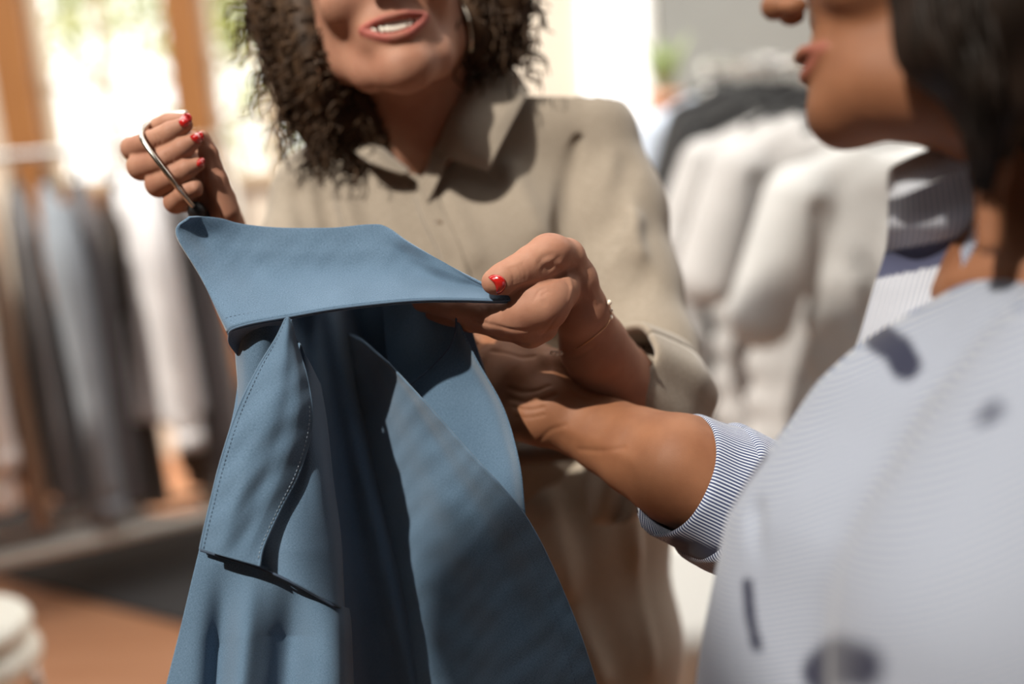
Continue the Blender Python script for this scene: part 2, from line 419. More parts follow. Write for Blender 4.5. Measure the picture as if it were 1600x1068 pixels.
tree(-2.45, 7.4, 2.0, .55, 420, 'airy garden tree seen through the left window panes', 3)
tree(-1.25, 6.6, 1.85, .5, 650, 'leafy garden tree behind the glass beside the curly hair', 4)
tree(-1.9, 8.4, 1.1, .6, 260, 'low sparse garden tree behind the lower window panes', 5)

# rug
M_rug = mat('charcoal_rug', (.045, .043, .045), .95, var=(.06, .057, .057), vscale=60)
e0, e1, nrm = np.array([-2.9, 3.97]), np.array([.35, 2.10]), np.array([.5, .866])
q = [e0, e1, e1 + nrm * 1.0, e0 + nrm * .25]
V = np.array([[*p, z] for z in (.001, .012) for p in q])
tag(mk('rug', V, [[3, 2, 1, 0], [4, 5, 6, 7], [0, 1, 5, 4], [1, 2, 6, 5], [2, 3, 7, 6], [3, 0, 4, 7]], M_rug, smooth=False),
    'charcoal rug on the orange floor below the left clothes rack', 'rug')
# ================================================================== clothes racks
M_chrome = mat('chrome', (.75, .74, .72), .18, metal=1)
M_rackw = mat('pale_rack_metal', (.62, .58, .52), .45)
M_blackp = mat('black_plastic', (.012, .012, .013), .45)
def cloth(name, c, v=None): return mat(name, c, .85, sheen=.2, spec=.2, var=v or tuple(x * .85 for x in c), vscale=9)
# left rack: receding rail, two uprights, bottom shelf bar
RA, RB = np.array([-1.72, 2.98]), np.array([-.80, 3.42])
rd = (RB - RA) / np.linalg.norm(RB - RA); rn = np.array([rd[1], -rd[0]])       # rn points to the camera side
rk = empty('clothes_rack', (float((RA[0] + RB[0]) / 2), float((RA[1] + RB[1]) / 2), 0), 'pale metal clothes rack standing in front of the oak framed window', 'clothes rack')
P3 = lambda p, z: [p[0], p[1], z]
mk('rail', *rod(P3(RA, 1.27), P3(RB, 1.27), .012), M_chrome, rk)
for p in (RA, RB):
    mk('upright', *rod(P3(p, .03), P3(p, 1.27), .012), M_rackw, rk)
    mk('foot', *join([rod(P3(p - rn * .18, .03), P3(p + rn * .20, .03), .014)]), M_rackw, rk)
b0, b1 = RA + rn * .20, RB + rn * .20
bar = mk('shelf_bar', *join([rod(P3(b0 + rd * 0.0, .20), P3(b1, .20), .019), rod(P3(b0, .03), P3(b0, .20), .012), rod(P3(b1, .03), P3(b1, .20), .012)]), M_rackw, rk)
mk('shelf_bar', *rod(P3(RA - rn * .1, .16), P3(RB - rn * .1, .16), .012), M_rackw, rk)

def hanger_parts(root, c, ax, z, w, drop=.05):
    """a hanger of its own: hook plus shoulder bar; ax = unit direction of the shoulders"""
    root = empty('clothes_hanger', (float(c[0]), float(c[1]), z - .1), 'metal hooked hanger carrying the ' + ' '.join(root['label'].split(',')[0].split()[:11]), 'hanger', 'clothes hangers on the racks')
    top = np.array([c[0], c[1], z]); n = 14
    a = np.linspace(-.6 * PI, 1.0 * PI, n)
    side = np.array([ax[0], ax[1], 0])
    hook = [top + side * .017 * math.cos(t) * -1 + np.array([0, 0, .017 * math.sin(t)]) for t in a[::-1]]
    hook = hook + [top + np.array([0, 0, -.045])]
    mk('hook', *sweep(catmull(np.array([h for h in hook]), 30), .0022, 6), M_chrome, root)
    y0 = top + np.array([0, 0, -.045])
    sh = np.array([y0 - side * w + [0, 0, -drop], y0 - side * w * .5 + [0, 0, -drop * .35], y0, y0 + side * w * .5 + [0, 0, -drop * .35], y0 + side * w + [0, 0, -drop]])
    mk('shoulder_bar', *sweep(catmull(sh, 24), .006, 8), M_blackp, root)

def side_garment(t, top_z, bot_z, wid, dep, m, label, name='hanging_shirt', cat='shirt', sleeve=None, seed=0, lean=0.0, sw=.05):
    """garment seen edge-on: t = metres along the rail; dep = across the shoulders; wid = thickness along the rail"""
    rs = np.random.RandomState(seed)
    c = RA + rd * t
    root = empty(name, (float(c[0]), float(c[1]), bot_z), label, cat, 'clothes on the left rack')
    hanger_parts(root, c, rn, 1.27, dep * .42)
    nz, na = 26, 48; V = []
    ph = rs.uniform(0, 6, 4)
    for i in range(nz):
        s = i / (nz - 1); z = top_z + (bot_z - top_z) * s
        k = min(1, s * 9) ** .6                     # shoulders open out quickly
        hd = dep * .5 * (.16 + .84 * k) * (1 + .05 * s); hw = wid * .5 * (.45 + .35 * k + .35 * s)
        for j in range(na):
            a = 2 * PI * j / na
            f = 1 + (.05 + .22 * s) * math.sin(5 * a + ph[0] + s * .8) + (.03 + .10 * s) * math.sin(9 * a + ph[1])
            x = hw * math.cos(a) * f; y = hd * math.copysign(abs(math.sin(a)) ** .75, math.sin(a))
            p = c + rd * (x + lean * s) + rn * y
            zz = z - (abs(y) * .28 if s < .15 else 0) * (1 - s / .15)
            V.append((p[0], p[1], zz))
    idx = np.arange(nz * na).reshape(nz, na); nx = np.roll(idx, -1, 1)
    Fc = np.stack([idx[:-1], nx[:-1], nx[1:], idx[1:]], -1).reshape(-1, 4).tolist() + [idx[0][::-1].tolist(), idx[-1].tolist()]
    mk('body', np.array(V), Fc, m, root)
    if sleeve:
        q = c + rn * dep * .47 + rd * lean * .3
        P = np.array([[q[0] - rn[0] * .03, q[1] - rn[1] * .03, top_z - dep * .14], [q[0] + rn[0] * .02, q[1] + rn[1] * .02, top_z - .18],
                      [q[0] + rn[0] * .03 + rd[0] * .01, q[1] + rn[1] * .03, top_z - .38], [q[0] + rn[0] * .02 + rd[0] * .02, q[1], sleeve]])
        mk('sleeve', *sweep(catmull(P, 24), catmull(np.array([[sw * .8], [sw], [sw * .9], [sw * .72]]), 24)[:, 0], 14), m, root)
        mk('cuff', *sweep(np.array([P[-1] + [0, 0, .02], P[-1] + [0, 0, -.035]]), sw * .78, 14), m, root)
    return root
LG = [  # t, top, bottom, width, depth, colour, label, sleeve end
 (.10, 1.19, .25, .09, .36, (.55, .30, .19), 'terracotta tan long garment, leftmost on the left rack', 'hanging_dress', 'dress', None),
 (.25, 1.20, .34, .10, .42, (.95, .86, .81), 'blush white shirt with a long sleeve near the left edge of the frame', 'hanging_shirt', 'shirt', .50),
 (.345, 1.19, .26, .05, .40, (.34, .20, .12), 'narrow brown garment between the blush shirt and the dark grey ones', 'hanging_dress', 'dress', None),
 (.425, 1.19, .31, .085, .42, (.13, .125, .13), 'dark grey shirt next to the narrow brown garment', 'hanging_shirt', 'shirt', None),
 (.505, 1.19, .22, .07, .42, (.27, .30, .34), 'slate blue-grey shirt between two darker ones on the left rack', 'hanging_shirt', 'shirt', .30),
 (.585, 1.19, .28, .085, .42, (.11, .10, .105), 'charcoal shirt hanging just left of the big white shirt', 'hanging_shirt', 'shirt', None),
 (.735, 1.21, .50, .16, .46, (.72, .71, .73), 'bright white shirt with a drooping sleeve on the left rack', 'hanging_shirt', 'shirt', .46),
 (.885, 1.18, .25, .10, .36, (.15, .14, .145), 'long dark grey trousers garment right of the white shirt, last on the left rack', 'hanging_trousers', 'trousers', None),
 (.665, 1.17, .24, .06, .30, (.075, .055, .045), 'long dark brown coat half hidden behind the bright white shirt', 'hanging_coat', 'coat', None),
 (.80, 1.17, .26, .06, .28, (.12, .075, .05), 'long brown coat between the bright white shirt and the dark trousers', 'hanging_coat', 'coat', None)]
for i, (t, tz, bz, w, dp, c, lb, nm, ct, sl) in enumerate(LG):
    side_garment(t * 1.0, tz, bz, w, dp, cloth('cloth_' + nm + str(i), c), lb, nm, ct, sl, seed=i, lean=.0)

# right rack: rail running away from the camera
ra = empty('clothes_rack', (.66, 2.5, 0), 'chrome clothes rack with shirts behind the woman in stripes', 'clothes rack')
mk('rail', *rod((.72, 1.72, 1.40), (.62, 3.42, 1.40), .013), M_chrome, ra)
for (x, y) in ((.72, 1.72), (.62, 3.42)):
    mk('upright', *rod((x, y, .02), (x, y, 1.40), .013), M_chrome, ra); mk('foot', *rod((x - .22, y, .02), (x + .22, y, .02), .014), M_chrome, ra)

ca_, cb_ = on_y(1107, 107, 3.42), on_y(1196, 94, 3.42)
mk('crossbar', *join([rod(ca_, (cb_.x, 3.42, ca_.z), .016)] + [rod((x, 3.41, ca_.z), (x, 3.43, ca_.z), .026) for x in (ca_.x, cb_.x)]), M_white, ra)  # white bar and end discs stand in for sun glints on chrome
def tee(cx, cy, z, half, m, label, ang=0.0, name='hanging_shirt', sleeve=.20, length=.66, lines=(), seed=0, group='shirts on the right rack', long=False, h=.007):
    """front-on shirt hanging from the rail: one continuous cloth body with sleeves"""
    rs = np.random.RandomState(seed)
    root = empty(name, (cx, cy, z - length), label, 'shirt', group)
    ca, sa = math.cos(ang), math.sin(ang)
    L = lambda x, y, zz: np.array([x, y, zz])
    f = Field((-.42, -.12, -length - .06), (.42, .12, .06), h)
    R0 = np.eye(3)
    # body slab
    for k in range(10):
        s = k / 9; zz = -.09 - (length - .1) * s
        f.ell(L(0, 0, zz), (half * (.80 + .03 * s), .050 + .012 * s, .075), k=.03)
    f.ell(L(0, 0, -.05), (half * .55, .045, .05), k=.03)
    for sd in (-1, 1):
        f.chain([L(sd * .07, 0, -.005), L(sd * half * .85, 0, -.065)], [.022, .03], 0, .03)
        if long: pts = [L(sd * half * .86, 0, -.08), L(sd * (half + .03), .0, -.25), L(sd * (half + .01), 0, -.45), L(sd * (half - .01), 0, -.58)]; rr = [.05, .052, .045, .035]
        else: pts = [L(sd * half * .86, 0, -.09), L(sd * (half + .035), .0, -.09 - sleeve)]; rr = [.06, .062]
        f.chain(pts, rr, .02, .02)
    f.ell(L(0, -.02, .015), (.075, .06, .045), k=.01, mode='cut')
    for k in range(7):
        x = rs.uniform(-half * .8, half * .8); x2 = x + rs.uniform(-.08, .08)
        f.ridge([L(x, -.05, -.15 - rs.uniform(0, .2)), L(x2, -.06, -length)], rs.uniform(.012, .022), rs.choice([-1, 1]) * .009)
    for sd in (-1, 1): f.ridge([L(sd * half * .78, -.05, -.10), L(sd * half * .72, -.05, -.30), L(sd * half * .80, -.05, -.5)], .014, -.014)
    V, Fc = f.mesh(2)
    W = np.stack([cx + V[:, 0] * ca - V[:, 1] * sa, cy + V[:, 0] * sa + V[:, 1] * ca, z + V[:, 2]], 1)
    mk('shirt_cloth', W, Fc, m, root)
    a = np.linspace(0, 2 * PI, 40); 
    col = np.stack([cx + .078 * np.cos(a) * ca, cy + .078 * np.cos(a) * sa - .03 * 0 - .045 * np.sin(a).clip(-1, 1) * ca * .8, z - .004 - .035 * np.sin(a).clip(0, 1)], 1)
    mk('neckband', *sweep(col, .007, 8, cap=False), m, root)
    hanger_parts(root, (cx, cy), (ca, sa), 1.40, half * .8, .06)
    return root
M_tw = cloth('white_cotton', (.50, .49, .49)); M_tg = cloth('pale_grey_cotton', (.52, .52, .52)); M_tk = cloth('black_cotton', (.012, .012, .013)); M_tb = cloth('pale_blue_cotton', (.55, .62, .74))
g_t = tee(.70, 2.00, 1.27, .22, M_tg, 'pale grey t-shirt with a round chest emblem, foremost on the right rack', .10, 'hanging_t_shirt', lines=1, seed=1, length=.75)
tee(.645, 2.22, 1.30, .22, M_tw, 'off-white t-shirt directly behind the pale grey one', .06, 'hanging_t_shirt', seed=2, length=.80)
tee(.625, 2.42, 1.29, .235, M_tw, 'off-white long sleeved shirt between the white t-shirt and the black shirts', .05, 'hanging_shirt', seed=3, length=.80, long=True)
tee(.64, 2.62, 1.31, .235, M_tk, 'black shirt directly behind the off-white shirts', .05, 'hanging_shirt', seed=4, length=.8, long=True)
tee(.66, 2.78, 1.335, .22, M_tk, 'black shirt second of the black ones on the right rack', .0, 'hanging_shirt', seed=5, length=.7)
tee(.655, 2.94, 1.345, .20, M_tk, 'black shirt farthest back of the black ones', .0, 'hanging_shirt', seed=6, length=.7)
tee(.61, 3.16, 1.31, .20, M_tb, 'pale blue shirt at the far end of the right rack', .0, 'hanging_shirt', seed=7, length=.6)
# emblem on the grey t-shirt: round leafy mark above a smaller one
M_mark = mat('grey_print', (.28, .27, .27), .8)
def ring_mark(px, py, r, y, spikes):
    c = np.array(on_y(px, py, y)); ps = []
    a = np.linspace(0, 2 * PI, 28)
    ps.append(sweep(np.stack([c[0] + r * np.cos(a), np.full(28, c[1]), c[2] + r * np.sin(a)], 1), .0012, 5, False))
    for k in range(spikes):
        t = 2 * PI * k / spikes
        ps.append(sweep(np.array([c + [.25 * r * math.cos(t), 0, .25 * r * math.sin(t)], c + [.7 * r * math.cos(t + .3), 0, .7 * r * math.sin(t + .3)]]), .0016, 5))
    return ps
mk('emblem', *join(ring_mark(1340, 395, .024, 1.932, 7) + ring_mark(1348, 448, .014, 1.932, 5)), M_mark, g_t)

# potted plant near the bright window
M_pot = mat('terracotta', (.62, .30, .18), .8); M_pl = mat('pale_leaf', (.45, .55, .28), .5)
pc = on_y(1040, 200, 3.9); pp = empty('potted_plant', pc, 'small green plant in a terracotta pot by the bright window', 'plant')
mk('pot', *lathe([(.045, 0), (.055, .09), (.064, .10), (.064, .12), (.055, .12), (.05, .11)], pc), M_pot, pp)
rs = np.random.RandomState(2); ps = []
for k in range(46):
    t = rs.uniform(0, 2 * PI); r = rs.uniform(.02, .11); h = rs.uniform(.05, .2)
    b = np.array(pc) + [0, 0, .115]; e = b + [r * math.cos(t), r * math.sin(t), h]
    s = np.array([-math.sin(t), math.cos(t), 0]) * .017; mid = (b + e) / 2 + [0, 0, .03]
    ps.append((np.array([b, mid - s, e, mid + s]), [[0, 1, 2, 3]]))
mk('foliage', *join(ps), M_pl, pp, smooth=False)
sh = tag(mk('wall_shelf', *box(pc.x - .18, pc.x + .2, 3.75, BY - .061, pc.z - .03, pc.z - .001), M_white, smooth=False), 'white wall shelf under the potted plant', 'shelf')

# white ottoman in the sun, low behind the women
def rounded(x0, x1, y0, y1, z0, z1, r, nm, m, parent=None, h=.008):
    o = mk(nm, *box(x0, x1, y0, y1, z0, z1), m, parent, smooth=True)
    b = o.modifiers.new('bevel', 'BEVEL'); b.width = r; b.segments = 4; return o
M_ott = mat('white_upholstery', (.85, .83, .78), .7)
ot = empty('ottoman', (.39, 1.68, 0), 'white upholstered ottoman glimpsed under the striped cuff', 'ottoman')
rounded(.20, .58, 1.50, 1.86, .46, .62, .04, 'seat', M_ott, ot); rounded(.22, .56, 1.52, 1.84, .06, .455, .02, 'base', M_ott, ot)
for x in (.25, .53):
    for y in (1.55, 1.81): mk('leg', *rod((x, y, .0), (x, y, .06), .012), M_oak, ot)

# white cushioned stool at the bottom left corner
M_sw = mat('cream_vinyl', (.82, .79, .70), .4)
sc_ = on_y(0, 1000, 1.75)
st = empty('stool', (sc_.x - .06, sc_.y, 0), 'cream two-tier padded stool with metal legs at the bottom left corner', 'stool')
def pad(zc, r, hh, nm):
    prof = [(.001, -hh)] + [(r - hh + hh * math.cos(t), hh * math.sin(t)) for t in np.linspace(-PI / 2, PI / 2, 12)] + [(.001, hh)]
    mk(nm, *lathe([(a, b) for a, b in prof], (sc_.x - .06, sc_.y, zc), 40), M_sw, st)
pad(sc_.z + .02, .11, .022, 'seat'); pad(sc_.z - .035, .118, .03, 'lower_cushion')
for k in range(4):
    t = PI / 4 + k * PI / 2; a = np.array([sc_.x - .06 + .095 * math.cos(t), sc_.y + .095 * math.sin(t), sc_.z - .05]); b = a + [.05 * math.cos(t), .05 * math.sin(t), 0]; b[2] = 0
    mk('leg', *rod(a, b, .010), M_chrome, st)
# brown bag on a cream block behind the jacket
bc = on_y(345, 668, 3.6)
bl = tag(rounded(bc.x - .09, bc.x + .2, 3.58, 3.8, .013, bc.z, .01, 'display_block', mat('cream_block', (.72, .64, .54), .7)), 'cream display block standing behind the blue jacket', 'display block')
bg = empty('handbag', (bc.x + .03, 3.69, bc.z), 'dark brown leather handbag on the cream display block', 'bag')
M_lea = mat('brown_leather', (.13, .06, .03), .5)
x0, x1, zz = bc.x - .07, bc.x + .13, bc.z
Vb = np.array([[x0, 3.63, zz], [x1, 3.63, zz], [x1, 3.75, zz], [x0, 3.75, zz], [x0 + .06, 3.67, zz + .12], [x1 - .06, 3.67, zz + .12], [x1 - .06, 3.71, zz + .12], [x0 + .06, 3.71, zz + .12]])
ob = mk('bag_body', Vb, [[3, 2, 1, 0], [4, 5, 6, 7], [0, 1, 5, 4], [1, 2, 6, 5], [2, 3, 7, 6], [3, 0, 4, 7]], M_lea, bg); md = ob.modifiers.new('b', 'BEVEL'); md.width = .01; md.segments = 3
a = np.linspace(0, PI, 16); mk('handle', *sweep(np.stack([bc.x + .03 + .045 * np.cos(a), np.full(16, 3.69), zz + .115 + .05 * np.sin(a)], 1), .006, 8), M_lea, bg)
# ================================================================== the blue shirt on its hanger
M_den = weave_mat('blue_chambray', (.054, .106, .170), (.118, .192, .285), scale=1.35)
M_denin = weave_mat('blue_chambray_inside', (.052, .10, .165), (.105, .168, .25), scale=1.35)
M_thr = mat('navy_thread', (.03, .05, .085), .8); M_thl = mat('pale_thread', (.30, .38, .46), .8)
jk = empty('blue_shirt', wp(560, 1068, .9), 'blue chambray shirt held up by its collar between the two women', 'shirt')
jk.location.z -= .05
gs = lambda x, c, w: np.exp(-((x - c) / w) ** 2)
ctop = [(296, 339, .952), (315, 338, .962), (345, 341, .968), (380, 350, .972), (440, 356, .972), (520, 356, .970), (575, 351, .968), (604, 354, .964), (640, 379, .950), (700, 413, .930), (755, 443, .907), (803, 463, .886)]
cr1 = [(275, 364, .928), (330, 378, .944), (400, 388, .946), (500, 392, .944), (600, 388, .938), (690, 420, .918), (760, 448, .900), (803, 464.4, .8855)]
cr2 = [(312, 430, .900), (380, 434, .912), (460, 434, .914), (560, 428, .912), (640, 430, .906), (700, 443, .900), (765, 456, .892), (803, 466, .885)]
cbot = [(357, 520, .872), (362, 514, .868), (375, 509, .867), (402, 502.5, .868), (448, 494.5, .869), (520, 482, .871), (600, 472.5, .874), (660, 468, .878), (720, 467.5, .881), (775, 468.8, .884), (803, 468, .8845)]
ctop = [(x, y, d - .042 * min(1, (d - .885) / .06)) for x, y, d in ctop]; cr1 = [(x, y, d - .020 * min(1, (d - .885) / .04)) for x, y, d in cr1]
def wr(G, a=.0009): x, y = G[..., 0], G[..., 1]; return a * (np.sin(x * .071 + 1.7 * np.sin(y * .023)) + .6 * np.sin(y * .093 + 2 * np.sin(x * .031)) + .5 * np.sin((x + y) * .13 + np.sin(x * .05)))
def cdisp(u, v, G):
    x, y = G[..., 0], G[..., 1]
    ln = lambda x0, y0, x1, y1, w: np.exp(-((((x - x0) * (y1 - y0) - (y - y0) * (x1 - x0)) / math.hypot(x1 - x0, y1 - y0)) / w) ** 2)
    d = .0035 * ln(600, 352, 650, 440, 22) * gs(y, 380, 50) - .003 * ln(655, 380, 720, 450, 16) * gs(y, 415, 40)
    d += .003 * ln(300, 338, 350, 470, 16) * (1 - v) + .0022 * ln(350, 340, 420, 480, 26) - .0018 * ln(480, 356, 500, 480, 40)
    return (d + wr(G, .0004)) * np.sin(np.clip(v, 0, 1) * PI * .95 + .1)
collar = patch('collar', [ctop, cr1, cr2, cbot], 150, 60, M_den, jk, thick=.0022, disp=cdisp, off=0, label='pale blue collar leaf held taut')
# second layer under the leaf, its edge peeping out below the first
def shift(rows, dx, dy, dd): return [[(x + dx, y + dy, d + dd) for x, y, d in r] for r in rows]
patch('collar_facing', [[(x, y, d + .004) for x, y, d in r] for r in (ctop, cr1, cr2)] + [[(x, y + 2.6, d + .0028) for x, y, d in cbot]], 120, 40, M_denin, jk, thick=.0016, disp=cdisp)
CB = catmull(np.array(cbot), 200)
mk('collar_edge', *join([sweep(c3a(CB + [0, .6, -.0003]), .0010, 6), sweep(c3a(CB + [0, 3.6, .0022]), .0008, 6)]), M_denin, collar, cam_space=True)
def stitches(parent, C, lo, hi, ln=.0021, gap=.0012, r=.00030, m=None, lift=.0014, name='stitching', n0=0):
    """running stitch along a dense 3-d line C lying on a cloth, lifted towards the viewer"""
    s = np.r_[0, np.cumsum(np.linalg.norm(np.diff(C, axis=0), axis=1))]; ps = []
    t = lo * s[-1]
    while t < hi * s[-1]:
        q = [np.array([np.interp(tt, s, C[:, j]) for j in range(3)]) for tt in (t, t + ln * .5, t + ln)]
        for i, k in enumerate((-.1, 1, -.1)): q[i] = q[i] * (1 - (lift + .0003 * k) / q[i][2])
        ps.append(sweep(np.array(q), [r * .6, r, r * .6], 5)); t += ln + gap
    mk(name, *join(ps), m or M_thr, parent, cam_space=True)
Cg = o_grid[collar.name]
stitches(collar, Cg[55], .02, .985)
# underside of the collar turning round at the left corner, and the stand below it
patch('collar_underside', [[(357, 520, .8735), (373, 511, .8695), (404, 504, .870), (440, 499, .872)],
                           [(357, 536, .884), (372, 524, .882), (402, 514, .880), (440, 505, .884)],
                           [(371, 556, .902), (383, 540, .900), (408, 524, .898), (440, 512, .898)]], 40, 20, M_denin, jk)
patch('collar_stand', [[(366, 508, .905), (385, 500, .884), (410, 498, .877), (432, 498, .884), (446, 500, .90)],
                       [(369, 560, .908), (382, 560, .886), (402, 562, .880), (425, 562, .885), (446, 562, .90)],
                       [(372, 610, .910), (382, 612, .890), (398, 618, .884), (420, 622, .888), (446, 622, .90)],
                       [(366, 660, .910), (376, 664, .893), (395, 668, .889), (420, 672, .892), (446, 672, .90)]], 50, 50, M_den, jk)
# lapel: stitched flap hanging in front
lap = [[(447, 497, .8690), (450, 496, .8685), (454, 499, .8700)],
       [(432, 528, .869), (448, 532, .864), (464, 540, .874)],
       [(404, 574, .870), (444, 584, .861), (481, 596, .877)],
       [(372, 640, .870), (430, 650, .858), (487, 662, .879)],
       [(346, 718, .870), (408, 724, .860), (468, 735, .876)],
       [(328, 790, .869), (382, 797, .862), (438, 795, .872)],
       [(317, 838, .868), (362, 848, .863), (412, 852, .867)],
       [(313, 857, .867), (356, 870, .8635), (405, 884, .865)]]
lap = [[(x, y, d - .020 * (y - 497) / 360) for x, y, d in r] for r in lap]
def ldisp(u, v, G):
    x, y = G[..., 0], G[..., 1]
    return .0016 * np.sin(x * .06 + y * .012) * np.sin(PI * v) + .0022 * gs(u, .62, .12) * gs(v, .5, .3) - .002 * gs(u, .35, .12) * gs(v, .7, .25) + .003 * np.maximum(0, u - .8) * 5 * np.sin(PI * v) + wr(G, .0006) * np.sin(PI * v)
lapel = patch('lapel', lap, 60, 130, M_den, jk, thick=.002, disp=ldisp)
Lg = o_grid[lapel.name]
stitches(lapel, Lg[:, 3], .0, .99, lift=.0013)
stitches(lapel, Lg[:, 57], .35, .97, lift=.0013, m=M_thl)
mk('lapel_edge', *join([sweep(Lg[:, 0] * .9995, .0011, 6), sweep(Lg[:, -1] * .9995, .0011, 6)]), M_den, lapel, cam_space=True)
# left front, the yoke seam, then the lower body with falling folds
patch('left_front', [[(376, 560, .915), (430, 540, .898), (462, 530, .889), (480, 560, .884), (500, 600, .93)],
                     [(366, 640, .912), (430, 640, .895), (470, 640, .887), (486, 645, .886), (510, 660, .93)],
                     [(345, 720, .898), (410, 735, .893), (455, 740, .887), (500, 745, .892), (520, 750, .93)],
                     [(325, 800, .892), (405, 820, .887), (450, 830, .881), (512, 840, .893), (532, 840, .93)],
                     [(314, 859, .885), (405, 886, .8805), (455, 908, .876), (523, 946, .884), (538, 950, .92)]], 90, 100, M_den, jk,
      disp=lambda u, v, G: .006 * gs(u, .42, .10) * v + .003 * np.sin(G[..., 0] * .05) * v - .022 * np.clip((G[..., 1] - 560) / 300, 0, 1))
def fold(u, v, G):
    x, y = G[..., 0], G[..., 1]; t = (y - 880) / 190
    d = .022 * np.exp(-((x - (352 - 12 * t)) / 22) ** 2) * np.clip(t * 1.5, 0, 1)
    d -= .010 * np.exp(-((x - (395 - 20 * t)) / 20) ** 2) * np.clip(t * 1.5 + .1, 0, 1)
    d += .030 * np.exp(-((x - (462 - 14 * t)) / 36) ** 2) * np.clip(t * 1.6 + .05, 0, 1)
    return d * .8 - .023
patch('left_front_lower', [[(312, 856, .892), (400, 880, .888), (450, 903, .884), (522, 942, .892), (545, 950, .925)],
                           [(300, 905, .888), (390, 935, .884), (450, 950, .880), (526, 972, .888), (548, 975, .925)],
                           [(281, 985, .884), (370, 1000, .880), (450, 1010, .876), (528, 1020, .886), (550, 1020, .925)],
                           [(250, 1110, .876), (350, 1110, .872), (450, 1110, .870), (530, 1110, .882), (554, 1110, .925)],
                           [(235, 1190, .872), (350, 1190, .868), (450, 1190, .866), (534, 1190, .880), (560, 1190, .925)]], 140, 110, M_den, jk, disp=fold)
sm = catmull(np.array([(313, 859, .861), (345, 869, .859), (405, 887, .856), (455, 909, .852), (523, 947, .860)]), 60)
mk('yoke_seam', *sweep(c3a(sm), .0010, 6), M_thr, jk, cam_space=True)
# dark inside of the back, falling in soft folds
def bdisp(u, v, G):
    x, y = G[..., 0], G[..., 1]; t = (y - 500) / 560
    d = -.016 * np.exp(-((x - (515 + 135 * t)) / 24) ** 2) + .02 * np.exp(-((x - (560 + 130 * t)) / 30) ** 2)
    d += -.010 * np.exp(-((x - (488 + 60 * t)) / 16) ** 2) + .012 * np.exp(-((x - (640 + 60 * t)) / 30) ** 2)
    return d
patch('back_inside', [[(405, 455, .925), (500, 440, .965), (600, 430, .965), (700, 440, .945), (720, 445, .945)],
                      [(446, 540, .925), (520, 540, .975), (620, 540, .985), (710, 540, .960), (745, 540, .958)],
                      [(470, 650, .922), (540, 650, .975), (650, 650, .995), (740, 650, .975), (780, 650, .972)],
                      [(478, 800, .915), (560, 800, .97), (670, 800, .99), (770, 800, .965), (805, 800, .955)],
                      [(500, 950, .912), (590, 950, .965), (690, 950, .985), (800, 950, .955), (860, 950, .945)],
                      [(515, 1190, .91), (610, 1190, .96), (710, 1190, .98), (850, 1190, .95), (940, 1190, .94)]], 120, 110, M_denin, jk, disp=bdisp)
# right side: shoulder piece by the hands, and the long front panel overlapping it
patch('right_shoulder', [[(590, 440, .955), (640, 445, .945), (680, 450, .930), (700, 462, .912)],
                         [(600, 500, .958), (660, 492, .945), (695, 488, .932), (716, 502, .914)],
                         [(605, 560, .958), (660, 548, .946), (710, 540, .932), (744, 560, .914)],
                         [(620, 640, .955), (690, 620, .942), (750, 612, .928), (788, 640, .910)],
                         [(660, 720, .945), (725, 705, .935), (780, 690, .920), (812, 725, .902)],
                         [(700, 790, .935), (760, 780, .925), (800, 775, .912), (820, 800, .898)],
                         [(740, 860, .93), (790, 850, .92), (815, 845, .908), (826, 850, .902)]], 70, 90, M_den, jk,
      disp=lambda u, v, G: .005 * np.sin(u * 7 + v * 4) * np.sin(PI * v))
sr = catmull(np.array([(713, 496, .911), (711, 520, .914), (700, 545, .924), (672, 575, .935), (641, 602, .938)]), 40)
mk('shoulder_seam', *sweep(c3a(sr), .0008, 6), M_thr, jk, cam_space=True)
def fdisp(u, v, G):
    x, y = G[..., 0], G[..., 1]
    return -.004 * gs(u, .55, .10) * np.clip(v * 2, 0, 1) + .003 * np.sin(y * .02 + x * .01) * u + .004 * gs(u, .75, .08) * gs(v, .5, .3) + wr(G, .0008)
fp = patch('front_panel', [[(545, 520, .985), (565, 530, .962), (590, 552, .940), (606, 566, .930)],
                           [(555, 620, .988), (600, 622, .952), (634, 610, .925), (660, 624, .913)],
                           [(565, 720, .99), (640, 720, .947), (690, 700, .918), (733, 706, .900)],
                           [(580, 840, .99), (700, 840, .940), (770, 815, .908), (822, 808, .893)],
                           [(590, 950, .99), (738, 950, .932), (820, 930, .900), (889, 946, .886)],
                           [(600, 1070, .99), (750, 1070, .926), (850, 1060, .895), (932, 1070, .882)],
                           [(605, 1190, .99), (755, 1190, .92), (870, 1185, .890), (965, 1190, .880)]], 110, 150, M_den, jk, disp=fdisp, thick=.0022)
Fg = o_grid[fp.name]
mk('front_edge', *sweep(Fg[:, -1] * .9993, .0009, 6), M_den, fp, cam_space=True)
stitches(fp, Fg[:, 98], .45, .98, lift=.0013, m=M_thr, r=.00015)

# hanger holding it
hg = empty('clothes_hanger', wp(312, 335, .955), 'silver hooked hanger with a black neck carrying the blue shirt', 'hanger')
hk = np.array([(292, 176, 1.00), (268, 178, 1.00), (245, 186, .995), (228, 197, .975), (221, 210, .953), (226, 224, .944), (250, 257, .940), (280, 296, .948), (305, 326, .966)])
mk('hook', *sweep(c3a(catmull(hk, 60)), .0021, 10), mat('brushed_steel', (.62, .58, .52), .22, metal=1), hg, cam_space=True)
mk('neck', *sweep(c3a(np.array([(300, 319, .964), (306, 327, .968), (312, 337, .982), (318, 352, 1.0)])), [.0035, .0075, .0085, .0085], 14), M_blackp, hg, cam_space=True)
mk('shoulder_bar', *sweep(c3a(catmull(np.array([(372, 478, .965), (345, 430, .985), (320, 358, 1.0), (400, 400, 1.0), (520, 430, .99), (640, 455, .985)]), 50)), .006, 10), M_blackp, hg, cam_space=True)
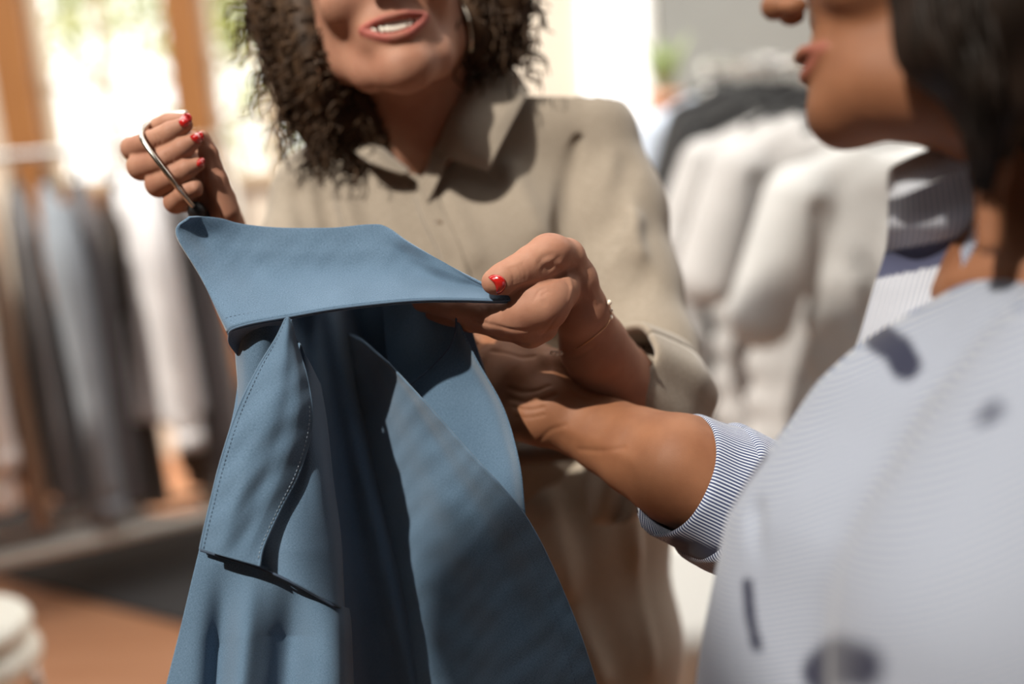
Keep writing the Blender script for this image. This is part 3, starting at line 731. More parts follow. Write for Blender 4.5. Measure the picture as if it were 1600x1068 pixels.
# ================================================================== people
def skin(name, c, v):
    m = mat(name, c, .6, sss=.12, spec=.28, var=v, vscale=38, bump=.18, bscale=900); return m
M_skA = skin('warm_skin', (.40, .205, .135), (.33, .155, .10)); M_skB = skin('tan_skin', (.25, .108, .054), (.21, .086, .042))
attr_mix(M_skA, 'lip', (.36, .105, .085)); attr_mix(M_skB, 'lip', (.24, .07, .05))
M_nail = mat('red_nail_lacquer', (.42, .012, .010), .12, coat=1.0, spec=.6)
M_teeth = mat('teeth', (.85, .80, .70), .25)

def rot(ax, deg):
    a = math.radians(deg); c, s = math.cos(a), math.sin(a)
    return {'x': np.array([[1, 0, 0], [0, c, -s], [0, s, c]]), 'y': np.array([[c, 0, s], [0, 1, 0], [-s, 0, c]]), 'z': np.array([[c, -s, 0], [s, c, 0], [0, 0, 1]])}[ax]
class Head:
    """face builder in head centimetres (x to the person's left, y up, z forward) placed in camera-aligned space"""
    def __init__(s, A, anchor_local, anchor_px, sc=1.0):
        s.A = A; s.sc = sc * .01; s.o = c3(*anchor_px) - s.A.T @ (np.array(anchor_local, float) * s.sc)   # rows of A: local axes in camera space
    def p(s, *q): return s.o + s.A.T @ (np.array(q, float) * s.sc)
    def pts(s, L): return np.array([s.p(*q) for q in L])
    def build(s, f, smile=0.0, mouth_open=0.0):
        S = s.sc
        E = lambda c, r, k, mode='add': f.ell(s.p(*c), np.array(r) * S, s.A, k * S, mode)
        Cn = lambda L, r, ki, ko, mode='add': f.chain(s.pts(L), np.array(r) * S, ki * S, ko * S, mode)
        E((0, 3.6, -1.6), (7.3, 8.4, 9.2), 0)
        E((0, -.6, 2.6), (6.3, 7.8, 6.2), 2.5)
        for q in (-1, 1):
            Cn([(q * 5.7, -3.0, -.6), (q * 5.1, -6.0, .3), (q * 3.2, -8.9, 4.2), (q * .9, -10.3, 6.6)], (1.9, 1.7, 1.7, 1.5), 1, 3.4)
            E((q * (3.9 + .2 * smile), -2.9 + .5 * smile, 5.7 + .3 * smile), (2.3, 2.1 + .2 * smile, 2.2 + .3 * smile), 1.6)
            Cn([(q * 4.6, 2.9, 6.6), (q * 3, 3.3, 7.7), (q * 1.1, 2.6, 8.4)], (.7, .75, .7), .5, 1.2)
            E((q * 3.1, 1.0, 8.9), (1.6, 1.0, 1.3), 1.0, 'cut'); E((q * 3.1, 1.05, 7.2), (1.35, 1.2, 1.25), .25)
            Cn([(q * 1.9, 1.35, 8.1), (q * 3.1, 1.75, 8.45), (q * 4.4, 1.2, 7.9)], (.16, .2, .16), .1, .3)
            E((q * 7.1, -.4, -.6), (.75, 3.1, 1.8), .5); E((q * 7.8, .2, .1), (.5, 1.8, 1.0), .3, 'cut')
        E((0, -9.9, 6.7), (2.2, 1.7, 1.9), 1.6)
        E((0, -6.3, 6.4), (3.5, 2.6, 2.5), 1.5)
        Cn([(0, 2.3, 8.0), (0, -.4, 9.6), (0, -2.3, 10.7)], (.65, .75, .85), .5, 1.1)
        E((0, -2.6, 10.9), (1.0, .85, .95), .7)
        for q in (-1, 1):
            E((q * 1.25, -3.0, 9.7), (.75, .65, .9), .5); E((q * .6, -3.55, 10.2), (.38, .4, .55), .15, 'cut')
        wm = 2.5 + .65 * smile; lift = .62 * smile; uy = -6.15 + .12 * smile; bk = .9 + .5 * smile
        g = mouth_open
        up = [(-wm, -6.55 + lift, 9.2 - bk), (-1.3, uy + g * .12, 9.2 - .15 * smile), (0, uy - .04 + g * .12, 9.45 - .2 * smile), (1.3, uy + g * .12, 9.2 - .15 * smile), (wm, -6.55 + lift, 9.2 - bk)]
        lo = [(-wm, -6.65 + lift, 9.1 - bk), (-1.2, -7.15 - g * .5 + lift * .1, 9.0 - .2 * smile), (0, -7.35 - g * .5, 9.15 - .2 * smile), (1.2, -7.15 - g * .5 + lift * .1, 9.0 - .2 * smile), (wm, -6.65 + lift, 9.1 - bk)]
        up = catmull(np.array(up), 13).tolist(); lo = catmull(np.array(lo), 13).tolist()
        ru = [.18 + (.32 - .12 * smile) * math.sin(PI * i / 12) for i in range(13)]; rl = [.17 + .27 * math.sin(PI * i / 12) for i in range(13)]
        Cn(up, ru, .3, .35); Cn(lo, rl, .3, .45)
        mid = [((a[0] + b[0]) / 2, (a[1] + b[1]) / 2, (a[2] + b[2]) / 2) for a, b in zip(up, lo)]
        Cn([(m[0], m[1], m[2] + .25) for m in mid], [.08 + .5 * g * math.sin(PI * i / 12) for i in range(13)], .1, .15, 'cut')
        if g > .3: Cn([(m[0] * .92, m[1], m[2] - .5) for m in mid], [.08 + .55 * g * math.sin(PI * i / 12) for i in range(13)], .1, .1, 'cut')
        if smile > .3:
            for q in (-1, 1): f.ridge(s.pts([(q * 1.9, -3.3, 9.6), (q * 3.3, -4.7, 9.0), (q * (wm + .75), -6.3 + lift, 7.9)]), .38 * S, -.16 * S)
        s.up, s.lo, s.mid, s.g, s.wm = s.pts(up), s.pts(lo), s.pts(mid), g, wm
        s.ru, s.rl = np.array(ru) * S, np.array(rl) * S
    def lips(s, V):
        d = np.minimum(dist_poly(V, s.up) - .30 * s.sc, dist_poly(V, s.lo) - .40 * s.sc)
        return np.clip(1 - d / (.22 * s.sc), 0, 1)
    def teeth(s, parent, n=10):
        ps = []
        for j in range(n):
            t = (j + .5) / n; i = t * 12; a = int(i); m = s.mid[a] + (s.mid[min(a + 1, 12)] - s.mid[a]) * (i - a)
            c = m + s.A.T @ (np.array([0, .20, -.38]) * s.sc)
            w = s.wm * 2 / n * .5 * s.sc; h = (.34 + .26 * math.sin(PI * t)) * s.sc
            th = np.linspace(0, 2 * PI, 10, endpoint=False); ring = []
            for z, k in ((-.2, 1.), (.12, 1.), (.24, .75)):
                for q in th: ring.append(c + s.A.T @ np.array([w * k * math.copysign(abs(math.cos(q)) ** .5, math.cos(q)), h * k * math.copysign(abs(math.sin(q)) ** .5, math.sin(q)), z * s.sc]))
            idx = np.arange(30).reshape(3, 10); nx = np.roll(idx, -1, 1)
            Fc = np.stack([idx[:-1], nx[:-1], nx[1:], idx[1:]], -1).reshape(-1, 4).tolist() + [idx[0][::-1].tolist(), idx[2].tolist()]
            ps.append((np.array(ring), Fc))
        mk('teeth', *join(ps), M_teeth, parent, cam_space=True)

def nail_at(parent, tree, outline, dome=.0012, lift=.0003, label='glossy red fingernail'):
    """lacquered nail: domed plate seated on the skin inside a pixel outline"""
    O = catmull(np.array(outline + outline[:1], float), 33)[:-1]; c = O.mean(0)
    d0 = hit(tree, c[0], c[1], .95); V = []; rings = 6
    for k in range(rings):
        s = 1 - k / rings
        for q in O:
            p = c + (q - c) * s; dd = hit(tree, p[0], p[1], d0)
            if abs(dd - d0) > .008: dd = d0 + .003
            V.append(c3(p[0], p[1], dd - lift - dome * (1 - s ** 3)))
    V.append(c3(c[0], c[1], d0 - lift - dome)); n = len(O)
    idx = np.arange(n * rings).reshape(rings, n); nx = np.roll(idx, -1, 1)
    Fc = np.stack([idx[:-1], nx[:-1], nx[1:], idx[1:]], -1).reshape(-1, 4).tolist() + [[idx[-1][i], nx[-1][i], n * rings] for i in range(n)]
    o = mk('fingernail', np.array(V), Fc, M_nail, parent, cam_space=True, label=label)
    solidify(o, .0009, 0); return o

# ---------------------------------------------------------------- woman in the beige shirt
pa = empty('person', Vector((wp(740, 900, 1.25).x, wp(740, 900, 1.25).y, 0.0)), 'smiling person with curly dark hair in a beige shirt holding up the blue shirt', 'person')
# rows: her left, up, forward in camera-aligned axes
A0 = np.array([[1, 0, 0], [0, -1, 0], [0, 0, -1.0]])
HA = A0 @ rot('y', 8) @ rot('x', 4) @ rot('z', 15)
HA = (rot('z', -15) @ (rot('x', -6) @ (rot('y', -6) @ A0.T))).T
ha = Head(HA, (0, -6.6, 9.0), (618, 37, 1.045), .98)
f1 = Field(c3(400, -330, 1.2) * [1, 1, 1] + [0, 0, -.25], c3(850, 380, 1.2) + [0, 0, .16], .0023)
ha.build(f1, smile=1.0, mouth_open=1.0)
nk = [(640, 20, 1.17, 84), (650, 130, 1.185, 84), (662, 215, 1.20, 74), (668, 300, 1.235, 60)]
f1.chain(*pr(nk), .0, .03)
f1.ell(c3(690, 400, 1.30), [.15, .12, .075], k=.05)

VA, FA = f1.mesh(2)
lipA = ha.lips(VA)
f2 = Field(c3(180, 150, 1.0) + [0, 0, -.09], c3(430, 480, 1.0) + [0, 0, .10], .0011)
# hand on the hanger hook
f2.chain(*pr([(300, 238, 1.005, 34), (312, 272, 1.0, 36), (335, 315, 1.0, 32), (352, 350, 1.0, 28), (372, 400, 1.0, 32), (395, 460, 1.03, 38)]), .004, .004)
f2.chain(*pr([(357, 330, .985, 18), (338, 282, .978, 18), (326, 240, .975, 15), (316, 214, .972, 11)]), .003, .006)
for fg in ([(268, 215, 1.012, 17), (236, 203, .992, 14), (262, 191, .982, 14), (286, 188, .975, 11)],
           [(268, 235, 1.02, 18), (207, 232, .992, 18), (238, 222, .966, 18.5), (268, 207, .958, 17.5), (289, 195, .957, 12.5)],
           [(275, 262, 1.02, 18), (221, 260, .984, 22), (256, 250, .962, 19), (286, 232, .957, 17), (304, 219, .957, 12)],
           [(295, 285, 1.02, 18), (248, 287, .978, 21), (270, 276, .962, 18), (292, 264, .957, 15.5), (309, 257, .958, 11)],
           [(315, 310, 1.015, 17), (274, 315, .978, 18.5), (288, 303, .964, 16), (304, 292, .961, 13)]):
    f2.chain(*pr(fg), .0016, .0022)
surf_ridges(f2, [([(306, 296), (316, 308), (326, 322)], .004, .0022), ([(330, 240), (336, 262), (344, 285)], .003, -.0012)] + [([(x, y), (x + 5, y + 8), (x + 4, y + 16)], .0009, -.0008) for x, y in ((240, 212), (246, 210), (258, 242), (264, 240), (272, 268), (277, 266))])
V2, F2 = f2.mesh(1)
f3 = Field(c3(630, 340, .92) + [0, 0, -.09], c3(1110, 745, .98) + [0, 0, .14], .0012)
f3.chain(*pr([(884, 404, .912, 31), (898, 438, .922, 34), (908, 485, .938, 41), (928, 540, .970, 53), (960, 600, 1.018, 66), (1010, 675, 1.075, 72)]), .006, .010)   # forearm
f3.chain(*pr([(884, 402, .908, 30), (856, 400, .893, 30), (830, 411, .886, 27), (806, 425, .882, 25), (786, 435, .879, 24), (772, 440.5, .878, 20)]), .004, .004)   # thumb
f3.chain(*pr([(884, 418, .915, 30), (872, 452, .905, 32), (848, 478, .900, 38), (820, 497, .902, 33), (775, 494, .906, 25), (720, 480, .918, 20), (660, 470, .935, 17)]), .006, .0035)  # index side
f3.chain(*pr([(846, 508, .908, 27), (828, 517, .906, 25), (785, 506, .912, 24), (735, 497, .925, 20), (680, 490, .945, 17)]), .005, .003)
f3.chain(*pr([(850, 480, .935, 28), (800, 490, .945, 22), (740, 495, .955, 18)]), .005, .003)
f3.chain(*pr([(850, 470, .955, 24), (800, 475, .965, 20), (750, 480, .97, 16)]), .005, .003)
f3.ell(c3(862, 391, .892), [.015, .011, .014], k=.010)
f3.ell(c3(850, 466, .890), [.017, .015, .012], k=.013); f3.chain(*pr([(815, 484, .890, 22), (850, 476, .889, 26)]), .004, .012)
it = [([(800, 459), (812, 452), (828, 446), (845, 441), (862, 436), (880, 428)], .0016, -.0048),     # crease under the thumb
      ([(874, 432), (884, 438), (890, 446)], .0016, -.0010), ([(838, 462), (843, 454), (850, 451)], .0010, -.0010), ([(846, 462), (853, 456), (860, 456)], .0009, -.0008),
      ([(833, 470), (838, 462)], .0008, -.0006), ([(842, 412), (850, 402), (862, 398)], .0022, -.0009), ([(850, 418), (862, 414), (872, 404)], .0030, -.0012),
      ([(858, 420), (868, 416), (876, 420)], .0016, -.0010), ([(722, 508), (750, 520), (780, 528), (806, 534), (824, 538)], .0014, -.0018), ([(742, 500), (772, 508), (800, 515), (822, 516)], .0014, -.0011),
      ([(846, 526), (858, 512), (870, 494)], .0012, -.0007), ([(748, 478), (753, 490), (749, 502)], .0009, -.0009), ([(757, 477), (764, 488), (762, 500)], .0009, -.0008), ([(770, 477), (776, 486)], .0008, -.0006),
      ([(888, 430), (893, 450), (889, 470)], .0020, .0008), ([(905, 420), (915, 440), (930, 470)], .0025, .0009), ([(880, 560), (905, 556), (930, 540)], .0012, -.0006)]
for q in range(4): it.append(([(797 + q * 6.4, 419 - q * 2), (802 + q * 6.2, 429 - q * 1.6), (803 + q * 6, 441 - q * 1.6)], .0011, -.0011))
for a_ in ((760, 452), (762, 428)): it.append(([(a_[0], a_[1]), (a_[0] + 12, a_[1] + 6)], .0008, -.0003))
surf_ridges(f3, it)
V3, F3 = f3.mesh(1)
# arms hidden in the sleeves join the hands to the shoulders
arm1 = sweep(c3a(catmull(np.array([(375, 410, 1.01), (430, 560, 1.10), (450, 480, 1.20), (500, 300, 1.25), (640, 290, 1.25)]), 40)), .034, 18)
arm2 = sweep(c3a(catmull(np.array([(990, 650, 1.03), (1020, 640, 1.12), (990, 450, 1.2), (930, 230, 1.25), (780, 290, 1.25)]), 40)), .036, 18)
trs = sweep(c3a(np.array([(700, 380, 1.29), (720, 600, 1.30), (740, 760, 1.31), (760, 1000, 1.32), (770, 1400, 1.34)])), [.10, .10, .105, .13, .12], 24)
Vb, Fb = join([(VA, FA), (V2, F2), (V3, F3), arm1, arm2, trs])
lip = np.r_[lipA, np.zeros(len(Vb) - len(lipA))]
mk('body', Vb, Fb, M_skA, pa, cam_space=True, attrs={'lip': lip})
ha.teeth(pa)
t2 = bvh(V2, F2); t3 = bvh(V3, F3)
nail_at(pa, t3, [(763, 433), (771, 429.5), (782, 431), (789, 437), (790, 446), (785, 455), (777.5, 459), (776, 451), (772, 442)], dome=.0016)
nail_at(pa, t2, [(279, 190), (284, 181), (291, 177), (297, 179), (300, 186), (297, 193), (290, 198), (283, 197)], dome=.002)
nail_at(pa, t2, [(297, 213), (305, 209), (314, 206), (318, 211), (317, 220), (309, 224), (301, 219)], dome=.002)
nail_at(pa, t2, [(308, 252), (313, 247), (319, 248), (320, 256), (315, 261), (308, 259)], dome=.002)

# beige shirt
M_bg = weave_mat('beige_linen', (.245, .205, .16), (.33, .28, .225), scale=.5, rough=.85)
def cloth_mesh(f, name, m, parent, sm=2, uvf=None, navy_marks=None, keep=None):
    V, Fc = f.mesh(sm)
    if keep is not None:
        k = keep(V); Fc = Fc[k[Fc].all(1)]
    uv = uvf(V) if uvf else np.stack([V[:, 0] * .8 + V[:, 2] * .6, V[:, 1]], 1)
    at = {'print': navy_marks(V)} if navy_marks else None
    return mk(name, V, Fc, m, parent, cam_space=True, uv=uv, attrs=at), V, Fc
fs = Field([-.34, -.26, .98], [.30, .62, 1.50], .0042)
P_ = lambda L: pr(L)
fs.chain(*pr([(660, 225, 1.235, 72), (735, 200, 1.235, 72)]), .03, .03)
fs.chain(*pr([(500, 305, 1.235, 68), (600, 255, 1.25, 82), (740, 225, 1.26, 95), (860, 205, 1.25, 78), (925, 212, 1.235, 68)]), .04, .04)
fs.ell(c3(700, 400, 1.27), [.185, .16, .10], k=.06)
fs.ell(c3(600, 400, 1.215), [.07, .07, .06], k=.06); fs.ell(c3(800, 400, 1.205), [.07, .07, .06], k=.06)
fs.chain(*pr([(710, 480, 1.28, 190), (730, 700, 1.30, 165)]), .05, .05)
fs.ell(c3(730, 640, 1.29), [.165, .16, .105], k=.05)
# sleeves
fs.chain(*pr([(930, 215, 1.235, 66), (962, 330, 1.22, 72), (985, 450, 1.185, 72), (1015, 560, 1.135, 70), (1030, 610, 1.11, 62)]), .03, .012)
fs.chain(*pr([(1024, 612, 1.11, 66), (1008, 600, 1.075, 60)]), .02, .02)
fs.chain(*pr([(495, 310, 1.235, 66), (475, 400, 1.20, 66), (450, 520, 1.12, 60)]), .03, .015)
# neck opening and v
fs.chain(*pr([(640, 60, 1.175, 90), (655, 175, 1.175, 80), (662, 225, 1.175, 50)]), .01, .008, 'cut')
fs.chain(*pr([(655, 240, 1.145, 34), (653, 285, 1.14, 16), (652, 325, 1.135, 5)]), .004, .005, 'cut')
def crease(L, w, amp): fs.ridge(c3a(np.array(L, float)), w, amp)
crease([(905, 215, 1.19), (890, 290, 1.175), (882, 360, 1.16), (880, 430, 1.16)], [.0035, .008, .010, .008], -.030)
crease([(935, 205, 1.17), (915, 260, 1.165)], [.004, .009], -.010); crease([(925, 300, 1.15), (905, 350, 1.14)], .009, -.016)
crease([(985, 250, 1.17), (960, 330, 1.15), (905, 400, 1.13)], .011, -.014); crease([(1000, 340, 1.15), (960, 400, 1.13), (910, 440, 1.12)], .012, .006)
crease([(1010, 430, 1.12), (960, 480, 1.10)], .010, -.013); crease([(960, 220, 1.165), (975, 300, 1.155), (1000, 390, 1.13)], .012, .009)
crease([(1030, 520, 1.08), (980, 520, 1.07)], .008, .008)
crease([(505, 260, 1.19), (510, 320, 1.17), (530, 380, 1.15)], .010, -.020); crease([(560, 265, 1.17), (575, 330, 1.15), (600, 400, 1.14)], .010, -.008)
crease([(465, 300, 1.18), (480, 360, 1.15)], .009, -.010); crease([(530, 300, 1.17), (550, 380, 1.15)], .010, .008)
crease([(700, 300, 1.145), (740, 400, 1.13)], .012, .004); crease([(800, 260, 1.16), (840, 360, 1.14)], .014, .005)
crease([(648, 300, 1.14), (668, 350, 1.135), (688, 400, 1.13), (705, 470, 1.15)], .0045, -.010)
shA, Vs, Fs = cloth_mesh(fs, 'shirt', M_bg, pa, 2)
ts = bvh(Vs, Fs)
def on(tree, x, y, lift=.002, df=1.15): return (x, y, hit(tree, x, y, df) - lift)
pk = catmull(np.array([on(ts, *q, .0035) for q in ((650, 305), (664, 345), (680, 375), (693, 410), (705, 450), (715, 500))]), 40)
patch('placket', [[(x - 3, y, d + .002), (x, y, d - .002), (x + 16, y - 3, d - .0015), (x + 32, y - 8, hit(ts, x + 32, y - 8, d) - .001)] for x, y, d in pk[::6]], 16, 60, M_bg, shA, thick=.0015)
for q in ((684, 352), (700, 430)):
    d = hit(ts, *q, 1.13) - .004
    mk('button', *(lambda c: (np.array([c + np.array([r * math.cos(a), r * math.sin(a), z]) for (r, z) in ((.0057, .002), (.0057, 0), (.0045, -.0012), (.001, -.0006)) for a in np.linspace(0, 2 * PI, 20, endpoint=False)]), [[k * 20 + i, k * 20 + (i + 1) % 20, (k + 1) * 20 + (i + 1) % 20, (k + 1) * 20 + i] for k in range(3) for i in range(20)] + [list(range(60, 80))]))(c3(*q, d)), mat('brown_button', (.13, .085, .05), .35), shA, cam_space=True)
# collar leaves: right one (her left) broad, left one folded away
patch('collar', [[(683, 236, 1.150), (700, 190, 1.150), (722, 140, 1.165), (748, 95, 1.185), (770, 80, 1.21)],
                 [(700, 246, 1.140), (722, 205, 1.135), (752, 160, 1.150), (786, 120, 1.175), (800, 104, 1.20)],
                 [(728, 256, 1.136), (745, 232, 1.130), (775, 190, 1.140), (806, 150, 1.165), (818, 130, 1.19)],
                 [(762, 268, 1.132), (771, 250, 1.130), (788, 215, 1.138), (812, 168, 1.160), (826, 142, 1.185)]], 60, 30, M_bg, shA, thick=.003)
patch('collar_stand', [[(652, 290, 1.150), (668, 262, 1.152), (678, 225, 1.158), (700, 170, 1.175), (735, 100, 1.20)],
                       [(668, 318, 1.146), (684, 285, 1.146), (700, 246, 1.144), (726, 190, 1.150), (765, 110, 1.19)]], 40, 14, M_bg, shA, thick=.002)
patch('collar', [[(640, 268, 1.152), (618, 250, 1.155), (590, 226, 1.165), (560, 205, 1.185), (540, 190, 1.21)],
                 [(628, 272, 1.142), (608, 262, 1.140), (585, 242, 1.146), (558, 222, 1.165), (535, 208, 1.19)],
                 [(585, 258, 1.134), (578, 252, 1.134), (565, 244, 1.145), (548, 232, 1.165), (530, 218, 1.19)]], 50, 20, M_bg, shA, thick=.003)
# turned-up cuff at the elbow end of the forearm
def ring(c, ax, u, r1, r2, n=48, wob=0, ph=0):
    ax = ax / np.linalg.norm(ax); u = u - ax * (u @ ax); u /= np.linalg.norm(u); w = np.cross(ax, u); a = np.linspace(0, 2 * PI, n, endpoint=False)
    k = 1 + wob * np.sin(3 * a + ph) + wob * .6 * np.sin(7 * a + ph * 2)
    return c + (r1 * k * np.cos(a))[:, None] * u + (r2 * k * np.sin(a))[:, None] * w
def tube_rings(name, rings, m, parent, thick=.002, uvs=1.0, attrs=None, label=None):
    n = len(rings[0]); R_ = np.array(rings + [] ); K = len(rings)
    R_ = np.stack([catmull(R_[:, i], K * 5) for i in range(n)], 1); K = len(R_)
    R_ = np.concatenate([R_, R_[:, :1]], 1); n += 1
    idx = np.arange(K * n).reshape(K, n)
    Fc = np.stack([idx[:-1, :-1], idx[:-1, 1:], idx[1:, 1:], idx[1:, :-1]], -1).reshape(-1, 4)
    per = np.linalg.norm(np.diff(R_[0], axis=0), axis=1).sum()
    uv = np.stack([np.linspace(0, per, n)[None].repeat(K, 0), np.cumsum(np.full((K, n), .004), 0)], -1).reshape(-1, 2)
    V = R_.reshape(-1, 3)
    o = mk(name, V, Fc, m, parent, cam_space=True, uv=uv, attrs={k: f(V) for k, f in (attrs or {}).items()}, label=label)
    if thick: solidify(o, thick, 0)
    return o
ax1 = c3(1045, 650, 1.10) - c3(955, 570, 1.01)
cc = c3(968, 580, 1.025)
up_ = np.array([.8, -.6, 0])
tube_rings('cuff', [ring(cc + ax1 * t, ax1, up_, r, r * .95, wob=.05, ph=2) for t, r in ((.75, .052), (.30, .046), (0, .041), (-.06, .040), (-.07, .044), (.10, .050), (.45, .058), (.8, .055))], M_bg, shA, .0025)
# trousers, belt and sash end
M_tr = weave_mat('beige_twill', (.36, .30, .235), (.45, .385, .31), scale=.4, rough=.85)
ft = Field([-.16, .10, 1.10], [.34, .90, 1.55], .005)
ft.ell(c3(800, 780, 1.33), [.19, .14, .12], k=.03)
ft.chain(*pr([(850, 830, 1.32, 165), (900, 1000, 1.33, 150), (920, 1180, 1.36, 125), (930, 1500, 1.42, 100)]), .05, .05)
ft.chain(*pr([(740, 830, 1.33, 150), (720, 1100, 1.36, 120), (710, 1500, 1.42, 90)]), .05, .03)
for L, w, a in (([(890, 770, 1.20), (930, 900, 1.18), (990, 1068, 1.2)], .016, -.014), ([(860, 800, 1.2), (900, 950, 1.18), (950, 1068, 1.19)], .018, .012), ([(990, 800, 1.22), (1020, 950, 1.22), (1040, 1068, 1.22)], .012, .010)):
    ft.ridge(c3a(np.array(L, float)), w, a)
trw, Vt, Ft = cloth_mesh(ft, 'trousers', M_tr, pa, 2)
mk('belt', *sweep(c3a(catmull(np.array([(560, 705, 1.25), (640, 716, 1.19), (740, 712, 1.165), (830, 706, 1.165), (920, 700, 1.19), (985, 690, 1.25), (975, 680, 1.34), (800, 690, 1.42), (600, 690, 1.40), (560, 705, 1.25)]), 80)), .012, 10, False), mat('dark_brown_leather', (.07, .04, .025), .5), pa, cam_space=True)
patch('sash', [[(912, 722, 1.165), (935, 716, 1.155), (960, 726, 1.155), (990, 742, 1.165)], [(916, 760, 1.162), (945, 764, 1.15), (975, 772, 1.155), (1000, 775, 1.165)], [(922, 800, 1.165), (945, 806, 1.155), (975, 808, 1.155), (1000, 800, 1.165)], [(925, 815, 1.168), (945, 818, 1.16), (975, 816, 1.16), (998, 808, 1.17)]], 30, 30, M_bg, shA, thick=.003, disp=lambda u, v, G: .006 * np.sin(u * 9 + v * 5))
# bracelet: thin chain with beads round the wrist
bc_ = [(948, 468), (955, 490), (948, 508), (930, 525), (905, 542), (880, 551), (862, 551)]
bp = np.array([c3(x, y, hit(t3, x, y, .94) - .0012) for x, y in bc_[1:]])
bp = np.vstack([c3(951, 470, hit(t3, 940, 470, .93) + .006), bp])
br = mk('bracelet', *sweep(catmull(bp, 60), .0004, 6), mat('fine_gold', (.75, .5, .3), .3, metal=1), pa, cam_space=True, label='fine chain bracelet with small beads')
M_bead = mat('pearl_bead', (.85, .75, .62), .2, coat=.5)
def ball(c, r, n=10):
    a = np.linspace(0, PI, n); V, Fc = lathe([(max(1e-5, r * math.sin(t)), -r * math.cos(t)) for t in a], (0, 0, 0), 14); return V + c, Fc
for q, r in ((.02, .0024), (.12, .0018), (.22, .0022), (.86, .0018), (.93, .0024), (.99, .0022)):
    mk('bead', *ball(catmull(bp, 101)[int(q * 100)], r), M_bead, br, cam_space=True)
# hoop earrings
M_hoop = mat('silver_hoop', (.8, .72, .6), .2, metal=1)
for c, u, v, r in (((488, 112, 1.135), (.25, .97, 0), (.30, 0, -.9), .030), ((722, 48, 1.145), (.2, .97, 0), (.30, 0, -.9), .028)):
    a = np.linspace(0, 2 * PI, 50); c = c3(*c); u = np.array(u); v = np.array(v)
    mk('hoop_earring', *sweep(c + r * (np.cos(a)[:, None] * u + np.sin(a)[:, None] * v), .0011, 8, False), M_hoop, pa, cam_space=True)
# curly hair: hundreds of ringlets over a soft core
M_hair = mat('dark_brown_curls', (.030, .017, .010), .62, spec=.2, var=(.075, .042, .022), vscale=60)
rs = np.random.RandomState(11); ps = []
core = Field(c3(380, -330, 1.2) + [0, 0, -.2], c3(880, 260, 1.2) + [0, 0, .2], .004)
core.ell(ha.p(0, 4.8, -3.2), np.array([8.3, 8.6, 8.6]) * .01, HA)
core.ell(ha.p(-8.3, -2.5, -2.6), np.array([2.6, 8, 4.6]) * .01, HA, .03); core.ell(ha.p(8.3, -1.5, -2.6), np.array([2.6, 7, 4.6]) * .01, HA, .03)
core.chain(*pr([(440, 40, 1.18, 48), (475, 160, 1.185, 40), (500, 205, 1.19, 30)]), .01, .02)
core.chain(*pr([(450, 0, 1.17, 62), (505, 110, 1.17, 60), (570, 195, 1.185, 48), (610, 225, 1.185, 30)]), .01, .02)
core.chain(*pr([(778, -10, 1.18, 52), (785, 65, 1.19, 42)]), .01, .02)
core.ell(ha.p(-.6, 0, 9.2), np.array([7.2, 12.5, 8.0]) * .01, HA, .004, 'cut')
Vc, Fc_ = core.mesh(2); ps.append((Vc, Fc_))
def curl(p, dirv, L, r0, turns, rt):
    n = int(10 * turns) + 6; t = np.linspace(0, 1, n); d = dirv / np.linalg.norm(dirv)
    a = np.cross(d, [0, 0, 1.]); a /= np.linalg.norm(a) + 1e-9; b = np.cross(d, a)
    ph = rs.uniform(0, 6.28); rr = r0 * (1 - .35 * t)
    base = p + t[:, None] * L * d + np.array([0, 1, 0]) * (t ** 2)[:, None] * L * .5
    P = base + (rr * np.cos(2 * PI * turns * t + ph))[:, None] * a + (rr * np.sin(2 * PI * turns * t + ph))[:, None] * b
    return sweep(P, rt * (1 - .6 * t), 5)
sel = rs.choice(len(Vc), 760, replace=False)
hc = ha.p(0, 2, -2)
for i in sel:
    p = Vc[i]; o = p - hc; o /= np.linalg.norm(o)
    if (HA @ (p - ha.o))[2] > .022 and abs((HA @ (p - ha.o))[0]) < .066: continue
    d = o * 1.0 + np.array([0, .8, 0]) + rs.normal(0, .35, 3)
    px_ = p[0] / p[2] * F + 800; L = rs.uniform(.018, .045)
    if 560 < px_ < 640: L *= .5
    ps.append(curl(p - o * .006, d, L, rs.uniform(.004, .008), rs.uniform(1.2, 2.6), rs.uniform(.0012, .0024)))
mk('hair', *join(ps), M_hair, pa, cam_space=True)
# ---------------------------------------------------------------- woman in the striped shirt
pb = empty('person', Vector((wp(1500, 900, .75).x, wp(1500, 900, .75).y, 0.0)), 'person in profile with dark hair wearing a blue and white striped shirt', 'person')
B0 = np.array([[0, 0, -1.0], [0, -1, 0], [-1, 0, 0]])          # her left faces the camera, forward is image left
HB = (rot('z', -3) @ (rot('y', 9) @ B0.T)).T
hb = Head(HB, (0, -2.6, 11.85), (1189, 14, .70), .90)
g1 = Field(c3(1170, -260, .7) + [0, 0, -.14], c3(1720, 480, .7) + [.06, .05, .16], .002)
hb.build(g1, smile=.45, mouth_open=.25)
g1.chain(*pr([(1590, 60, .72, 128), (1625, 230, .72, 126), (1640, 330, .71, 138), (1650, 450, .70, 190)]), .01, .02)
g1.chain(*pr([(1335, 160, .690, 44), (1420, 166, .70, 48), (1510, 185, .70, 66)]), .01, .02)
g1.chain(*pr([(1370, 130, .665, 62), (1440, 140, .655, 70), (1520, 190, .665, 62)]), .01, .025)
g1.chain(*pr([(1520, 130, .64, 22), (1550, 260, .62, 22), (1545, 380, .62, 20)]), .01, .03)
VB, FB = g1.mesh(2); lipB = hb.lips(VB)
def far(L):     # the forearm reaches slightly away from the camera
    return [(x, y, d + .040 + .050 * (.5 - .5 * math.cos(PI * min(1, max(0, (1110 - x) / 260)))), r) for x, y, d, r in L]
